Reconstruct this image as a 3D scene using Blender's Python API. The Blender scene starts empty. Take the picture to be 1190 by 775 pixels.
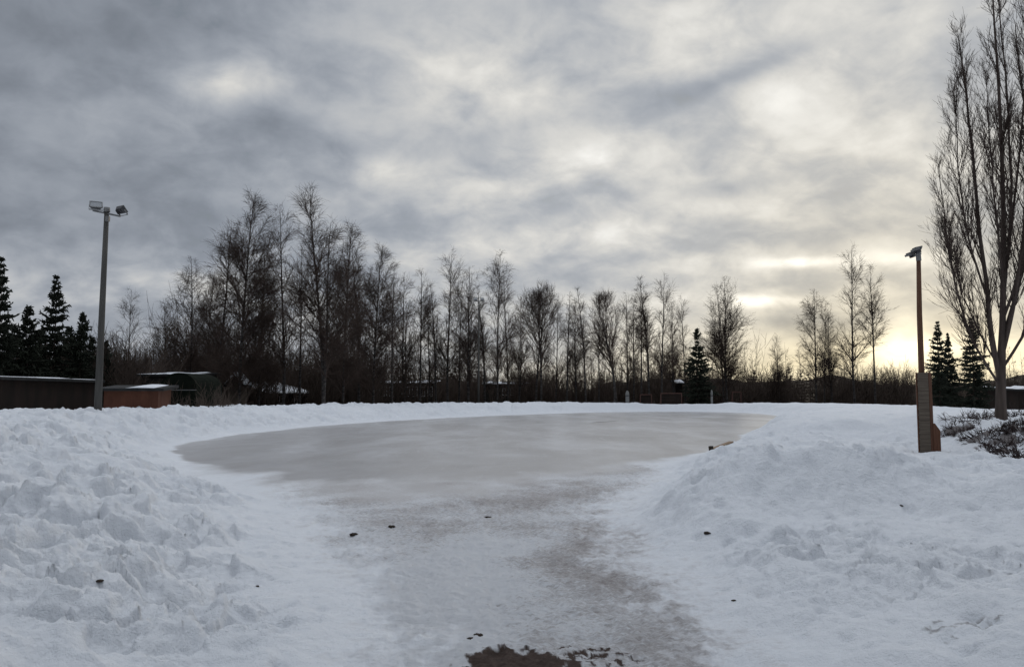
import bpy, math, random
import numpy as np

# ------------------------------------------------------------------ set-up
random.seed(7)
RNG = np.random.default_rng(11)
sc = bpy.context.scene
COL = sc.collection
F, CX, CY, CAMZ = 934.0, 595.0, 387.5, 1.70
TH = math.atan(72.5 / F)
cT, sT = math.cos(TH), math.sin(TH)
R = math.radians


def ray(px, py):
    a, b = (px - CX) / F, (CY - py) / F
    return a, cT - b * sT, sT + b * cT


def at(px, py, Y):
    """world point at forward distance Y seen at pixel px, py of the photograph"""
    a, b, c = ray(px, py)
    k = Y / b
    return a * k, Y, CAMZ + c * k


def on_ground(px, py, z=0.0):
    a, b, c = ray(px, py)
    k = (z - CAMZ) / c
    return a * k, b * k


# ------------------------------------------------------------------ materials
def nmat(name):
    m = bpy.data.materials.new(name)
    m.use_nodes = True
    nt = m.node_tree
    return m, nt, nt.nodes['Principled BSDF']


def N(nt, typ, **kw):
    n = nt.nodes.new(typ)
    for k, v in kw.items():
        if k.startswith('i_'):
            key = k[2:]
            key = int(key) if key.isdigit() else key.replace('_', ' ')
            n.inputs[key].default_value = v
        else:
            setattr(n, k, v)
    return n


def L(nt, a, b):
    nt.links.new(a, b)


def ramp(nt, fac, stops, interp='LINEAR'):
    r = nt.nodes.new('ShaderNodeValToRGB')
    r.color_ramp.interpolation = interp
    e = r.color_ramp.elements
    while len(e) < len(stops):
        e.new(0.5)
    for q, (p, c) in zip(e, stops):
        q.position = p
        q.color = (c[0], c[1], c[2], 1) if hasattr(c, '__len__') else (c, c, c, 1)
    L(nt, fac, r.inputs[0])
    return r.outputs[0]


def mixc(nt, fac, a, b, typ='MIX'):
    m = nt.nodes.new('ShaderNodeMix')
    m.data_type = 'RGBA'
    m.blend_type = typ
    for s, v in ((m.inputs[0], fac), (m.inputs[6], a), (m.inputs[7], b)):
        if hasattr(v, 'is_output'):
            L(nt, v, s)
        elif hasattr(v, '__len__'):
            s.default_value = (v[0], v[1], v[2], 1)
        else:
            s.default_value = v
    return m.outputs[2]


def noise(nt, vec, scale, detail=4, rough=0.55, dist=0.0):
    n = N(nt, 'ShaderNodeTexNoise', i_Scale=scale, i_Detail=detail, i_Roughness=rough, i_Distortion=dist)
    if vec is not None:
        L(nt, vec, n.inputs['Vector'])
    return n.outputs['Fac']


def mp(nt, vec, scale=(1, 1, 1), rot=(0, 0, 0)):
    m = N(nt, 'ShaderNodeMapping')
    m.inputs['Scale'].default_value = scale
    m.inputs['Rotation'].default_value = rot
    L(nt, vec, m.inputs['Vector'])
    return m.outputs[0]


def surf(name, c1, c2, scale=4.0, rough=0.8, stretch=(1, 1, 1), bump=0.0, metal=0.0, detail=5, spec=0.3):
    m, nt, b = nmat(name)
    tc = N(nt, 'ShaderNodeTexCoord')
    v = mp(nt, tc.outputs['Object'], stretch)
    f = noise(nt, v, scale, detail)
    L(nt, ramp(nt, f, [(0.3, c1), (0.7, c2)]), b.inputs['Base Color'])
    b.inputs['Roughness'].default_value = rough
    b.inputs['Metallic'].default_value = metal
    b.inputs['Specular IOR Level'].default_value = spec
    if bump:
        bp = N(nt, 'ShaderNodeBump', i_Strength=bump, i_Distance=0.02)
        L(nt, f, bp.inputs['Height'])
        L(nt, bp.outputs[0], b.inputs['Normal'])
    return m


M = {}
M['twig'] = surf('bare_twigs', (0.062, 0.045, 0.038), (0.105, 0.078, 0.064), 0.6, 0.9, spec=0.1)
M['twig_red'] = surf('reddish_twigs', (0.036, 0.022, 0.017), (0.06, 0.038, 0.029), 0.6, 0.9, spec=0.1)
M['poplar_bark'] = surf('poplar_bark', (0.052, 0.04, 0.034), (0.115, 0.088, 0.075), 9, 0.9, (1, 1, 0.12), 0.8)
M['poplar_twig'] = surf('poplar_twigs', (0.04, 0.027, 0.022), (0.075, 0.052, 0.042), 2, 0.85)
M['needles'] = surf('spruce_needles', (0.016, 0.019, 0.014), (0.042, 0.048, 0.035), 1.2, 0.9, spec=0.1)
M['spruce_bark'] = surf('spruce_bark', (0.03, 0.022, 0.016), (0.07, 0.05, 0.04), 6, 0.9)
M['thicket'] = surf('thicket', (0.075, 0.058, 0.048), (0.12, 0.094, 0.078), 0.25, 0.95, spec=0.05)
M['steel'] = surf('galvanised_steel', (0.16, 0.16, 0.16), (0.24, 0.24, 0.235), 3, 0.55, (1, 1, 0.2), metal=0.3)
M['concrete_pole'] = surf('weathered_pole', (0.06, 0.058, 0.053), (0.11, 0.105, 0.096), 2.5, 0.85, (3, 3, 0.3), 0.3)
M['wood_pole'] = surf('brown_wood_pole', (0.07, 0.035, 0.02), (0.17, 0.085, 0.05), 5, 0.8, (4, 4, 0.25), 0.4)
M['lamp_case'] = surf('lamp_housing', (0.05, 0.05, 0.055), (0.09, 0.09, 0.095), 3, 0.5)
M['plank_grey'] = surf('weathered_plank', (0.075, 0.06, 0.045), (0.15, 0.12, 0.09), 5, 0.85, (6, 6, 0.4), 0.4)
M['plank_side'] = surf('weathered_boards', (0.085, 0.068, 0.053), (0.15, 0.122, 0.096), 4, 0.85, (0.5, 0.5, 9), 0.3)
M['plank_brown'] = surf('brown_plank', (0.085, 0.038, 0.022), (0.16, 0.075, 0.045), 5, 0.8, (6, 6, 0.4), 0.4)
M['plank_end'] = surf('sawn_plank', (0.20, 0.14, 0.095), (0.32, 0.23, 0.15), 8, 0.8, (0.3, 5, 5), 0.3)
M['shed_red'] = surf('red_brown_boards', (0.10, 0.042, 0.026), (0.17, 0.07, 0.043), 1.6, 0.85, (1, 1, 0.3), 0.2)
M['shed_dark'] = surf('dark_brown_boards', (0.011, 0.008, 0.006), (0.026, 0.016, 0.012), 1.5, 0.9, (1, 1, 0.3), 0.2)
M['dark_wall'] = surf('dark_wall', (0.02, 0.02, 0.018), (0.04, 0.037, 0.032), 1.0, 0.9)
M['felt'] = surf('roof_felt', (0.02, 0.02, 0.02), (0.035, 0.035, 0.035), 4, 0.9)
M['snowcap'] = surf('roof_snow', (0.68, 0.71, 0.76), (0.8, 0.82, 0.85), 3, 0.7, bump=0.3)
M['white_paint'] = surf('white_paint', (0.55, 0.55, 0.55), (0.72, 0.72, 0.71), 5, 0.6)
M['post_paint'] = surf('dull_white_paint', (0.15, 0.15, 0.145), (0.26, 0.26, 0.25), 5, 0.7)
M['frame_red'] = surf('red_brown_frame', (0.075, 0.038, 0.03), (0.12, 0.06, 0.048), 4, 0.7)
M['clod'] = surf('dark_soil_clod', (0.02, 0.015, 0.011), (0.06, 0.045, 0.035), 30, 0.95, bump=0.6)
M['deadplant'] = surf('dead_plant', (0.026, 0.017, 0.017), (0.06, 0.04, 0.038), 8, 0.9)
M['tarp'] = surf('green_tarp', (0.006, 0.008, 0.006), (0.014, 0.017, 0.012), 2, 0.95, spec=0.05)

_m, _nt, _b = nmat('lamp_glass')
_b.inputs['Base Color'].default_value = (0.32, 0.34, 0.36, 1)
_b.inputs['Roughness'].default_value = 0.12
M['lamp_glass'] = _m
_m, _nt, _b = nmat('window_glass')
_b.inputs['Base Color'].default_value = (0.02, 0.022, 0.025, 1)
_b.inputs['Roughness'].default_value = 0.08
M['glass'] = _m


def birch_bark():
    m, nt, b = nmat('birch_bark')
    tc = N(nt, 'ShaderNodeTexCoord')
    f = noise(nt, mp(nt, tc.outputs['Object'], (1, 1, 3)), 2.2, 5, 0.65)
    L(nt, ramp(nt, f, [(0.42, (0.028, 0.022, 0.02)), (0.55, (0.07, 0.063, 0.058)), (0.75, (0.13, 0.12, 0.11))]), b.inputs['Base Color'])
    b.inputs['Roughness'].default_value = 0.9
    return m


M['birch_bark'] = birch_bark()


# ground: one sheet, its snow / ice / packed snow / soil told apart by attributes
def ground_material():
    m, nt, b = nmat('snow_and_ice')
    geo = N(nt, 'ShaderNodeNewGeometry')
    P = geo.outputs['Position']

    def att(n):
        return N(nt, 'ShaderNodeAttribute', attribute_name=n).outputs['Fac']
    ice, path, dirt, litter = att('ice'), att('path'), att('dirt'), att('litter')
    # snow
    s1 = noise(nt, P, 0.35, 5, 0.6)
    s2 = noise(nt, P, 6.0, 6, 0.7)
    snow = mixc(nt, s1, (0.70, 0.735, 0.785), (0.83, 0.855, 0.885))
    snow = mixc(nt, ramp(nt, s2, [(0.3, 0.2), (0.6, 0.0)]), snow, (0.55, 0.585, 0.635))
    grit = noise(nt, P, 38.0, 3, 0.6)
    snow = mixc(nt, ramp(nt, grit, [(0.70, 0.0), (0.78, 0.55)]), snow, (0.42, 0.40, 0.38))
    # ice: grey, brownish, with streaks left by scraping and water
    i1 = noise(nt, mp(nt, P, (0.35, 0.12, 1), (0, 0, R(-12))), 1.0, 6, 0.62, 0.6)
    i2 = noise(nt, mp(nt, P, (1.1, 0.5, 1), (0, 0, R(20))), 1.3, 6, 0.7)
    icec = ramp(nt, i1, [(0.30, (0.34, 0.334, 0.336)), (0.46, (0.43, 0.426, 0.432)), (0.66, (0.58, 0.588, 0.61))])
    scr = noise(nt, mp(nt, P, (7.0, 0.5, 1), (0, 0, R(35))), 1.0, 5, 0.7, 0.8)
    scr2 = noise(nt, mp(nt, P, (0.6, 8.0, 1), (0, 0, R(12))), 1.0, 5, 0.7, 0.8)
    icec = mixc(nt, ramp(nt, scr, [(0.56, 0.0), (0.68, 0.5)]), icec, (0.62, 0.635, 0.66))
    icec = mixc(nt, ramp(nt, scr2, [(0.57, 0.0), (0.70, 0.45)]), icec, (0.33, 0.32, 0.315))
    icec = mixc(nt, ramp(nt, i2, [(0.45, 0.0), (0.75, 0.45)]), icec, (0.345, 0.335, 0.326))
    ic3 = noise(nt, mp(nt, P, (0.8, 0.35, 1)), 1.0, 6, 0.7, 1.0)
    icec = mixc(nt, ramp(nt, ic3, [(0.56, 0.0), (0.72, 0.5)]), icec, (0.60, 0.62, 0.65))
    icec = mixc(nt, mixc(nt, att('brown'), (0, 0, 0), (0.6, 0.6, 0.6)), icec, mixc(nt, i2, (0.27, 0.262, 0.262), (0.42, 0.412, 0.41)))
    # packed path: white frost over brown-grey trodden ice
    p1 = noise(nt, mp(nt, P, (0.8, 0.55, 1), (0, 0, R(10))), 1.0, 5, 0.6, 0.5)
    p2 = noise(nt, mp(nt, P, (5.5, 15, 1), (0, 0, R(8))), 1.6, 7, 0.78, 0.25)
    p3 = noise(nt, mp(nt, P, (20, 42, 1), (0, 0, R(-6))), 1.0, 4, 0.65)
    px = N(nt, 'ShaderNodeMath', operation='MULTIPLY_ADD', i_1=0.6)
    L(nt, p2, px.inputs[0])
    p1h = N(nt, 'ShaderNodeMath', operation='MULTIPLY_ADD', i_1=0.55, i_2=0.19)
    L(nt, p1, p1h.inputs[0])
    L(nt, p1h.outputs[0], px.inputs[2])
    px2 = N(nt, 'ShaderNodeMath', operation='MULTIPLY_ADD', i_1=0.55)
    L(nt, p3, px2.inputs[0])
    L(nt, px.outputs[0], px2.inputs[2])
    brown = att('brown')
    px3 = N(nt, 'ShaderNodeMath', operation='MULTIPLY_ADD', i_1=-0.20)
    L(nt, brown, px3.inputs[0])
    L(nt, px2.outputs[0], px3.inputs[2])
    pcol = ramp(nt, px3.outputs[0], [(0.56, (0.28, 0.256, 0.25)), (0.72, (0.39, 0.367, 0.363)), (0.84, (0.54, 0.535, 0.545)), (0.95, (0.72, 0.74, 0.77))])
    # soil
    d1 = noise(nt, P, 14, 5, 0.7)
    soil = ramp(nt, d1, [(0.3, (0.045, 0.031, 0.026)), (0.7, (0.105, 0.075, 0.063))])
    l1 = noise(nt, P, 0.8, 5, 0.65)
    lit = ramp(nt, l1, [(0.35, (0.02, 0.016, 0.013)), (0.66, (0.05, 0.04, 0.032)), (0.74, (0.3, 0.3, 0.3))])
    c = mixc(nt, path, snow, pcol)
    c = mixc(nt, ice, c, icec)
    c = mixc(nt, litter, c, lit)
    c = mixc(nt, dirt, c, soil)
    L(nt, c, b.inputs['Base Color'])
    rg = mixc(nt, ice, (0.75, 0.75, 0.75), mixc(nt, i2, (0.24, 0.24, 0.24), (0.42, 0.42, 0.42)))
    L(nt, mixc(nt, dirt, rg, (0.85, 0.85, 0.85)), b.inputs['Roughness'])
    sp = mixc(nt, ice, (0.2, 0.2, 0.2), (0.42, 0.42, 0.42))
    L(nt, mixc(nt, litter, sp, (0.02, 0.02, 0.02)), b.inputs['Specular IOR Level'])
    # fine relief
    g1 = noise(nt, P, 13.0, 7, 0.68)
    g2 = noise(nt, P, 60.0, 4, 0.6)
    ga = N(nt, 'ShaderNodeMath', operation='MULTIPLY_ADD', i_1=0.25)
    L(nt, g2, ga.inputs[0])
    L(nt, g1, ga.inputs[2])
    gs = mixc(nt, path, ga.outputs[0], p2)
    gs = mixc(nt, ice, gs, (0.5, 0.5, 0.5))
    bp = N(nt, 'ShaderNodeBump', i_Strength=1.0, i_Distance=0.045)
    L(nt, gs, bp.inputs['Height'])
    L(nt, bp.outputs[0], b.inputs['Normal'])
    return m


M['ground'] = ground_material()


# ------------------------------------------------------------------ mesh helpers
def link(o, parent=None):
    COL.objects.link(o)
    if parent is not None:
        o.parent = parent
    return o


def mesh_np(name, v, q, mat=None, smooth=False, tri=None):
    """a mesh from numpy vertex and quad (and triangle) arrays"""
    me = bpy.data.meshes.new(name)
    v = np.ascontiguousarray(v, np.float32)
    q = np.asarray(q, np.int32).reshape(-1, 4)
    t = np.zeros((0, 3), np.int32) if tri is None else np.asarray(tri, np.int32).reshape(-1, 3)
    me.vertices.add(len(v))
    me.vertices.foreach_set('co', v.ravel())
    nl = q.size + t.size
    me.loops.add(nl)
    me.loops.foreach_set('vertex_index', np.concatenate([q.ravel(), t.ravel()]))
    me.polygons.add(len(q) + len(t))
    st = np.concatenate([np.arange(len(q)) * 4, q.size + np.arange(len(t)) * 3]).astype(np.int32)
    me.polygons.foreach_set('loop_start', st)
    me.polygons.foreach_set('use_smooth', np.full(len(q) + len(t), smooth))
    me.update(calc_edges=True)
    if mat is not None:
        me.materials.append(mat)
    return me


def obj(name, me, parent=None):
    return link(bpy.data.objects.new(name, me), parent)


def tag(o, label=None, cat=None, group=None, kind=None):
    if label:
        o['label'] = label
    if cat:
        o['category'] = cat
    if group:
        o['group'] = group
    if kind:
        o['kind'] = kind
    return o


def empty(name, loc, rz=0.0):
    o = link(bpy.data.objects.new(name, None))
    o.empty_display_size = 0.2
    o.location = loc
    o.rotation_euler = (0, 0, rz)
    return o


class MB:
    def __init__(s):
        s.v, s.f = [], []

    def box(s, c, d, rz=0.0, rx=0.0, ry=0.0, jit=0.0):
        from mathutils import Euler, Vector
        e = Euler((rx, ry, rz)).to_matrix()
        n = len(s.v)
        for i in (-1, 1):
            for j in (-1, 1):
                for k in (-1, 1):
                    p = e @ Vector((i * d[0] / 2 + random.uniform(-jit, jit), j * d[1] / 2 + random.uniform(-jit, jit), k * d[2] / 2 + random.uniform(-jit, jit)))
                    s.v.append((p.x + c[0], p.y + c[1], p.z + c[2]))
        for f in ((0, 1, 3, 2), (4, 6, 7, 5), (0, 4, 5, 1), (2, 3, 7, 6), (0, 2, 6, 4), (1, 5, 7, 3)):
            s.f.append(tuple(n + i for i in f))
        return s

    def prism(s, poly, axis_a, axis_b, depth0, depth1, axis):
        """extrude a 2-D polygon; axis_a, axis_b, axis are world axis indices"""
        n = len(s.v)
        for d in (depth0, depth1):
            for a, b in poly:
                p = [0, 0, 0]
                p[axis_a], p[axis_b], p[axis] = a, b, d
                s.v.append(tuple(p))
        k = len(poly)
        s.f.append(tuple(range(n, n + k)))
        s.f.append(tuple(range(n + 2 * k - 1, n + k - 1, -1)))
        for i in range(k):
            j = (i + 1) % k
            s.f.append((n + i, n + k + i, n + k + j, n + j))
        return s

    def tube(s, pts, rads, sides=8, cap=True):
        v, q = tubes(np.array([pts], float), np.array([rads], float), sides)
        n = len(s.v)
        s.v += [tuple(p) for p in v]
        s.f += [tuple(int(i) + n for i in f) for f in q]
        if cap:
            m = len(pts)
            s.f.append(tuple(n + i for i in range(sides)))
            s.f.append(tuple(n + (m - 1) * sides + i for i in range(sides)))
        return s

    def build(s, name, mat, parent=None, smooth=False, bevel=0.0):
        me = bpy.data.meshes.new(name)
        me.from_pydata(s.v, [], s.f)
        import bmesh
        bm = bmesh.new()
        bm.from_mesh(me)
        bmesh.ops.recalc_face_normals(bm, faces=bm.faces)
        if bevel:
            bmesh.ops.bevel(bm, geom=bm.edges[:] , offset=bevel, segments=2, profile=0.6, affect='EDGES')
        bm.to_mesh(me)
        bm.free()
        me.materials.append(mat)
        if smooth:
            me.polygons.foreach_set('use_smooth', [True] * len(me.polygons))
        return obj(name, me, parent)


def norm(a):
    return a / np.maximum(np.linalg.norm(a, axis=-1, keepdims=True), 1e-9)


def tubes(p, r, sides=3):
    B, n, _ = p.shape
    t = norm(np.gradient(p, axis=1))
    ref = np.where(np.abs(t[..., 2:3]) < 0.9, np.array([0, 0, 1.0]), np.array([1.0, 0, 0]))
    a = norm(np.cross(t, ref))
    b = np.cross(t, a)
    an = np.arange(sides) * 2 * math.pi / sides
    ring = a[:, :, None, :] * np.cos(an)[None, None, :, None] + b[:, :, None, :] * np.sin(an)[None, None, :, None]
    v = (p[:, :, None, :] + r[:, :, None, None] * ring).reshape(-1, 3)
    i = np.arange(B)[:, None, None] * n * sides
    j = np.arange(n - 1)[None, :, None] * sides
    k = np.arange(sides)[None, None, :]
    k2 = (k + 1) % sides
    q = np.stack([i + j + k, i + j + k2, i + j + sides + k2, i + j + sides + k], -1).reshape(-1, 4)
    return v, q


def join(parts):
    vs, qs, o = [], [], 0
    for v, q in parts:
        vs.append(v)
        qs.append(q + o)
        o += len(v)
    return np.concatenate(vs), np.concatenate(qs)


def walk(base, d, length, n, curl, jit, rng):
    """polylines: B branches that start at base in direction d; curl bends them up (+) or down (-)"""
    B = len(base)
    pts = np.zeros((B, n, 3))
    pts[:, 0] = base
    d = norm(d)
    st = (length / (n - 1))[:, None]
    c = np.zeros((B, 3))
    c[:, 2] = curl
    for i in range(1, n):
        d = norm(d + c / (n - 1) + rng.normal(0, jit, (B, 3)))
        pts[:, i] = pts[:, i - 1] + d * st
    return pts


def sprout(pts, rad, counts, t0, t1, ang, rng, angj=0.2, az=None):
    """child branch seats: positions, directions, parent index, t and parent radius there"""
    B, n, _ = pts.shape
    par = np.repeat(np.arange(B), counts)
    K = len(par)
    t = rng.uniform(t0, t1, K)
    f = t * (n - 1)
    i = np.minimum(f.astype(int), n - 2)
    w = (f - i)[:, None]
    pos = pts[par, i] * (1 - w) + pts[par, i + 1] * w
    tan = norm(pts[par, i + 1] - pts[par, i])
    pr = rad[par, i] * (1 - w[:, 0]) + rad[par, i + 1] * w[:, 0]
    rv = norm(np.cross(tan, norm(rng.normal(0, 1, (K, 3)))))
    a = ang + rng.normal(0, angj, K)
    d = tan * np.cos(a)[:, None] + rv * np.sin(a)[:, None]
    return pos, d, par, t, pr


def taper(r0, n, end=0.25):
    return r0[:, None] * np.linspace(1, end, n)[None, :]


# ------------------------------------------------------------------ noise for the terrain
def hash2(ix, iy, s):
    h = (ix.astype(np.int64) * 374761393 + iy.astype(np.int64) * 668265263 + s * 974634777) & 0x7fffffff
    h = ((h ^ (h >> 13)) * 1274126177) & 0x7fffffff
    h = ((h ^ (h >> 16)) * 2246822519 + 3266489917) & 0x7fffffff
    return ((h ^ (h >> 15)) & 0xffffff) / float(0xffffff)


def perlin(x, y, s=0):
    ix, iy = np.floor(x), np.floor(y)
    fx, fy = x - ix, y - iy
    ux, uy = fx * fx * fx * (fx * (fx * 6 - 15) + 10), fy * fy * fy * (fy * (fy * 6 - 15) + 10)
    ix, iy = ix.astype(np.int64), iy.astype(np.int64)
    out = 0
    for a in (0, 1):
        for b in (0, 1):
            g = hash2(ix + a, iy + b, s) * 2 * math.pi
            d = np.cos(g) * (fx - a) + np.sin(g) * (fy - b)
            out = out + d * (ux if a else 1 - ux) * (uy if b else 1 - uy)
    return out * 1.4


def fbm(x, y, o=4, s=0, gain=0.5):
    r, a = 0, 1.0
    for i in range(o):
        r = r + a * perlin(x, y, s + i * 17)
        x, y, a = x * 2.03 + 3.1, y * 2.03 + 1.7, a * gain
    return r


def worley(x, y, s=0, jit=0.9):
    ix, iy = np.floor(x).astype(np.int64), np.floor(y).astype(np.int64)
    f1 = np.full(x.shape, 9.0)
    f2 = np.full(x.shape, 9.0)
    c1 = np.zeros(x.shape)
    dx1 = np.zeros(x.shape)
    dy1 = np.zeros(x.shape)
    for a in (-1, 0, 1):
        for b in (-1, 0, 1):
            jx, jy = ix + a, iy + b
            px = jx + 0.5 + jit * (hash2(jx, jy, s) - 0.5)
            py = jy + 0.5 + jit * (hash2(jx, jy, s + 1) - 0.5)
            dx, dy = x - px, y - py
            d = np.sqrt(dx * dx + dy * dy)
            near = d < f1
            f2 = np.where(near, f1, np.minimum(f2, d))
            c1 = np.where(near, hash2(jx, jy, s + 2), c1)
            dx1 = np.where(near, dx, dx1)
            dy1 = np.where(near, dy, dy1)
            f1 = np.where(near, d, f1)
    return f1, f2, c1, dx1, dy1


def sstep(a, b, x):
    t = np.clip((x - a) / (b - a), 0, 1)
    return t * t * (3 - 2 * t)


def poly_sd(x, y, poly):
    """signed distance to a polygon, negative inside"""
    d = np.full(x.shape, 1e9)
    inside = np.zeros(x.shape, bool)
    n = len(poly)
    for i in range(n):
        ax, ay = poly[i]
        bx, by = poly[(i + 1) % n]
        ex, ey = bx - ax, by - ay
        t = np.clip(((x - ax) * ex + (y - ay) * ey) / (ex * ex + ey * ey), 0, 1)
        d = np.minimum(d, np.hypot(x - ax - t * ex, y - ay - t * ey))
        if ay != by:
            inside ^= ((ay > y) != (by > y)) & (x < ex * (y - ay) / (by - ay) + ax)
    return np.where(inside, -d, d)


def smooth_loop(p, k=2):
    for _ in range(k):
        q = []
        for i in range(len(p)):
            a, b = p[i], p[(i + 1) % len(p)]
            q += [(a[0] * .75 + b[0] * .25, a[1] * .75 + b[1] * .25), (a[0] * .25 + b[0] * .75, a[1] * .25 + b[1] * .75)]
        p = q
    return p


ICE = smooth_loop([on_ground(*p) for p in (
    (194, 528), (206, 518), (250, 509), (300, 502), (400, 492.5), (500, 486.5), (600, 482), (700, 479), (800, 478.2), (880, 480),
    (925, 486), (912, 494), (872, 501), (858, 511), (838, 521), (800, 532), (752, 545), (700, 560), (600, 578), (500, 588), (400, 588), (310, 575), (240, 552))])
PATH = smooth_loop([on_ground(*p) for p in (
    (300, 560), (345, 600), (385, 660), (412, 720), (425, 775))] + [(-0.95, 2.0), (-1.1, -4), (2.2, -4), (1.95, 2.0)] + [on_ground(*p) for p in (
    (905, 775), (800, 690), (722, 625), (715, 590), (790, 540), (600, 520), (400, 520))])


SOIL_SPOTS = []


def terrain(x, y):
    r = np.hypot(x, y)
    wob = fbm(x * 0.9, y * 0.9, 4, 3)
    wob2 = fbm(x * 0.16, y * 0.16, 3, 8)
    di = poly_sd(x, y, ICE)
    dp = poly_sd(x, y, PATH)
    di_w = di + 0.16 * wob * sstep(0, 60, 90 - r) + 0.25 * wob2
    dp_w = dp + 0.30 * wob
    d = np.minimum(di, dp)
    dw = np.minimum(di_w, dp_w)
    # height of the shovelled bank, by place
    rightside = sstep(1.0, 3.5, x) * (1 - sstep(31, 40, y))
    a_right = 0.36 + 0.66 * np.maximum(sstep(20, 31, y), sstep(11.0, 13.6, x) * sstep(13, 20, y))
    nearleft = 1 - sstep(6, 15, y)
    a_left = 0.95 - 0.38 * nearleft + 0.12 * np.exp(-((x + 17) / 7) ** 2 - ((y - 30) / 9) ** 2)
    A = a_left * (1 - rightside) + a_right * rightside
    width = 2.6 + 1.2 * sstep(20, 60, y) + np.where(x < 0, 1.3 * (1 - sstep(24, 40, y)), -0.9)
    rise = sstep(-0.05, 1, dw / width)
    h = A * rise
    # the bank falls away again behind its crest (not on the open field by the poplar)
    fall = sstep(9, 17, d) * np.where(x > 8, sstep(42, 60, y), sstep(16, 26, y))
    h = h * (1 - 0.85 * fall)
    for (mx, my, sx, sy, rot, am) in (
            (3.95, 10.4, 1.7, 0.72, 0.1, 0.72), (6.7, 9.5, 1.9, 0.8, -0.3, 0.50), (3.6, 14.2, 1.5, 1.4, 0.5, 0.16), (10.7, 26, 1.0, 0.7, 0.0, 0.26),
            (5.2, 18.0, 1.6, 1.2, 0.6, 0.16), (-3.3, 7.9, 0.9, 0.7, 0.3, 0.08),
            (8.6, 15.2, 2.2, 1.2, -0.2, 0.14), (-3.9, 5.8, 0.8, 0.5, -0.3, 0.12)):
        c, s_ = math.cos(rot), math.sin(rot)
        u, v = (x - mx) * c + (y - my) * s_, -(x - mx) * s_ + (y - my) * c
        h = h + am * np.exp(-(u / sx) ** 2 - (v / sy) ** 2) * sstep(-0.2, 0.9, dw)
    # rolling lumps
    thick = sstep(0.05, 1.4, dw)
    rough = thick * (1 - 0.65 * sstep(19, 30, y) * sstep(7, 10, x))
    lr = np.where(x < 0, 1.0, 0.75)
    h = h + rough * lr * (0.11 * fbm(x * 0.75, y * 0.75, 3, 21) + np.where(x < 0, 0.13, 0.09) * (0.42 - np.abs(fbm(x * 1.25, y * 1.25, 3, 31, 0.4))) - 0.06)
    # shovelled blocks: each cell a tilted facet
    chunk = rough * np.where(x < 0, 1.0, 0.75)
    blocky = sstep(-0.35, 0.35, fbm(x * 0.5 + 4, y * 0.5, 3, 45) + np.where(x < 0, 0.3, 0.0))
    for sc_, am, sd, ew in ((0.95, 0.17, 41, 0.18), (1.9, 0.175, 51, 0.10), (4.1, 0.075, 61, 0.10), (8.8, 0.028, 67, 0.13)):
        wx, wy = x * sc_ + 0.22 * wob, y * sc_ + 0.22 * fbm(x * 0.9 + 9, y * 0.9, 3, 5)
        f1, f2, c, dx, dy = worley(wx, wy, sd)
        edge = sstep(0.0, ew, f2 - f1)
        tx, ty = np.cos(c * 40) * 0.8, np.sin(c * 40) * 0.8
        fade = 1 - sstep(12 * 5 / sc_, 30 * 5 / sc_, r)
        h = h + chunk * blocky * am * fade * (edge * 0.85 * np.tanh(((c - 0.35) * 1.25 + tx * dx + ty * dy) / 0.85) - 0.12)
    h = h + rough * 0.024 * fbm(x * 4.2, y * 4.2, 5, 85, 0.6)
    h = h + rough * 0.20 * np.maximum(0, fbm(x * 0.55, y * 0.55, 4, 77, 0.6)) * sstep(28, 50, y) * (d < 12)
    # tread marks, small dents
    f1, f2, c, dx, dy = worley(x * 2.6, y * 2.1, 71)
    dent = np.where(c > 0.70, -(1 - sstep(0.0, 0.22 + 0.4 * (c - 0.7), f1)), 0) * (1 - sstep(22, 40, r))
    h = h + dent * 0.075 * sstep(0.1, 0.8, dw) * np.where(x > 0, 1.0, 0.6)
    f1, f2, c, dx, dy = worley(x * 5.2 + 3, y * 4.2, 73)
    h = h - np.where(c > 0.7, 1 - sstep(0.0, 0.36, f1), 0) * 0.03 * sstep(0.0, 0.5, dw) * (1 - sstep(16, 30, r))
    onpath = (1 - sstep(-0.4, 0.4, dp_w)) * sstep(-1.5, 0.5, di)
    nearr = 1 - sstep(18, 30, r)
    h = h + onpath * nearr * (0.03 * fbm(x * 2.2, y * 2.2, 4, 91, 0.6) + 0.016 * fbm(x * 9, y * 10, 4, 95, 0.7) + dent * 0.02 + 0.01)
    f1, f2, c, dx, dy = worley(x * 3.6, y * 1.7, 171)
    h = h - onpath * (1 - sstep(11, 17, r)) * np.where(c > 0.62, 1 - sstep(0.12, 0.30, f1), 0) * 0.022
    h = h * np.where(r > 90, 1 - 0.9 * sstep(88, 100, r), 1)
    h = h + 9.0 * sstep(210, 420, r) * (0.85 + 0.6 * fbm(x * 0.02, y * 0.02, 3, 151))
    # -- what covers it
    near_edge = sstep(26, 16, r) if False else 1 - sstep(15, 24, y - 0.2 * x)
    soft = 0.14 + 3.0 * near_edge
    ice = 1 - sstep(-soft, 0.10 + 0.25 * near_edge, di_w + 1.3 * near_edge * fbm(x * 0.8, y * 0.4, 4, 14, 0.6))
    path = 1 - sstep(-0.8, 0.5, dp_w + 0.35 * fbm(x * 1.7, y * 1.7, 3, 19) + 0.40 * fbm(x * 6.5, y * 5.5, 4, 23, 0.65))
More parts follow.
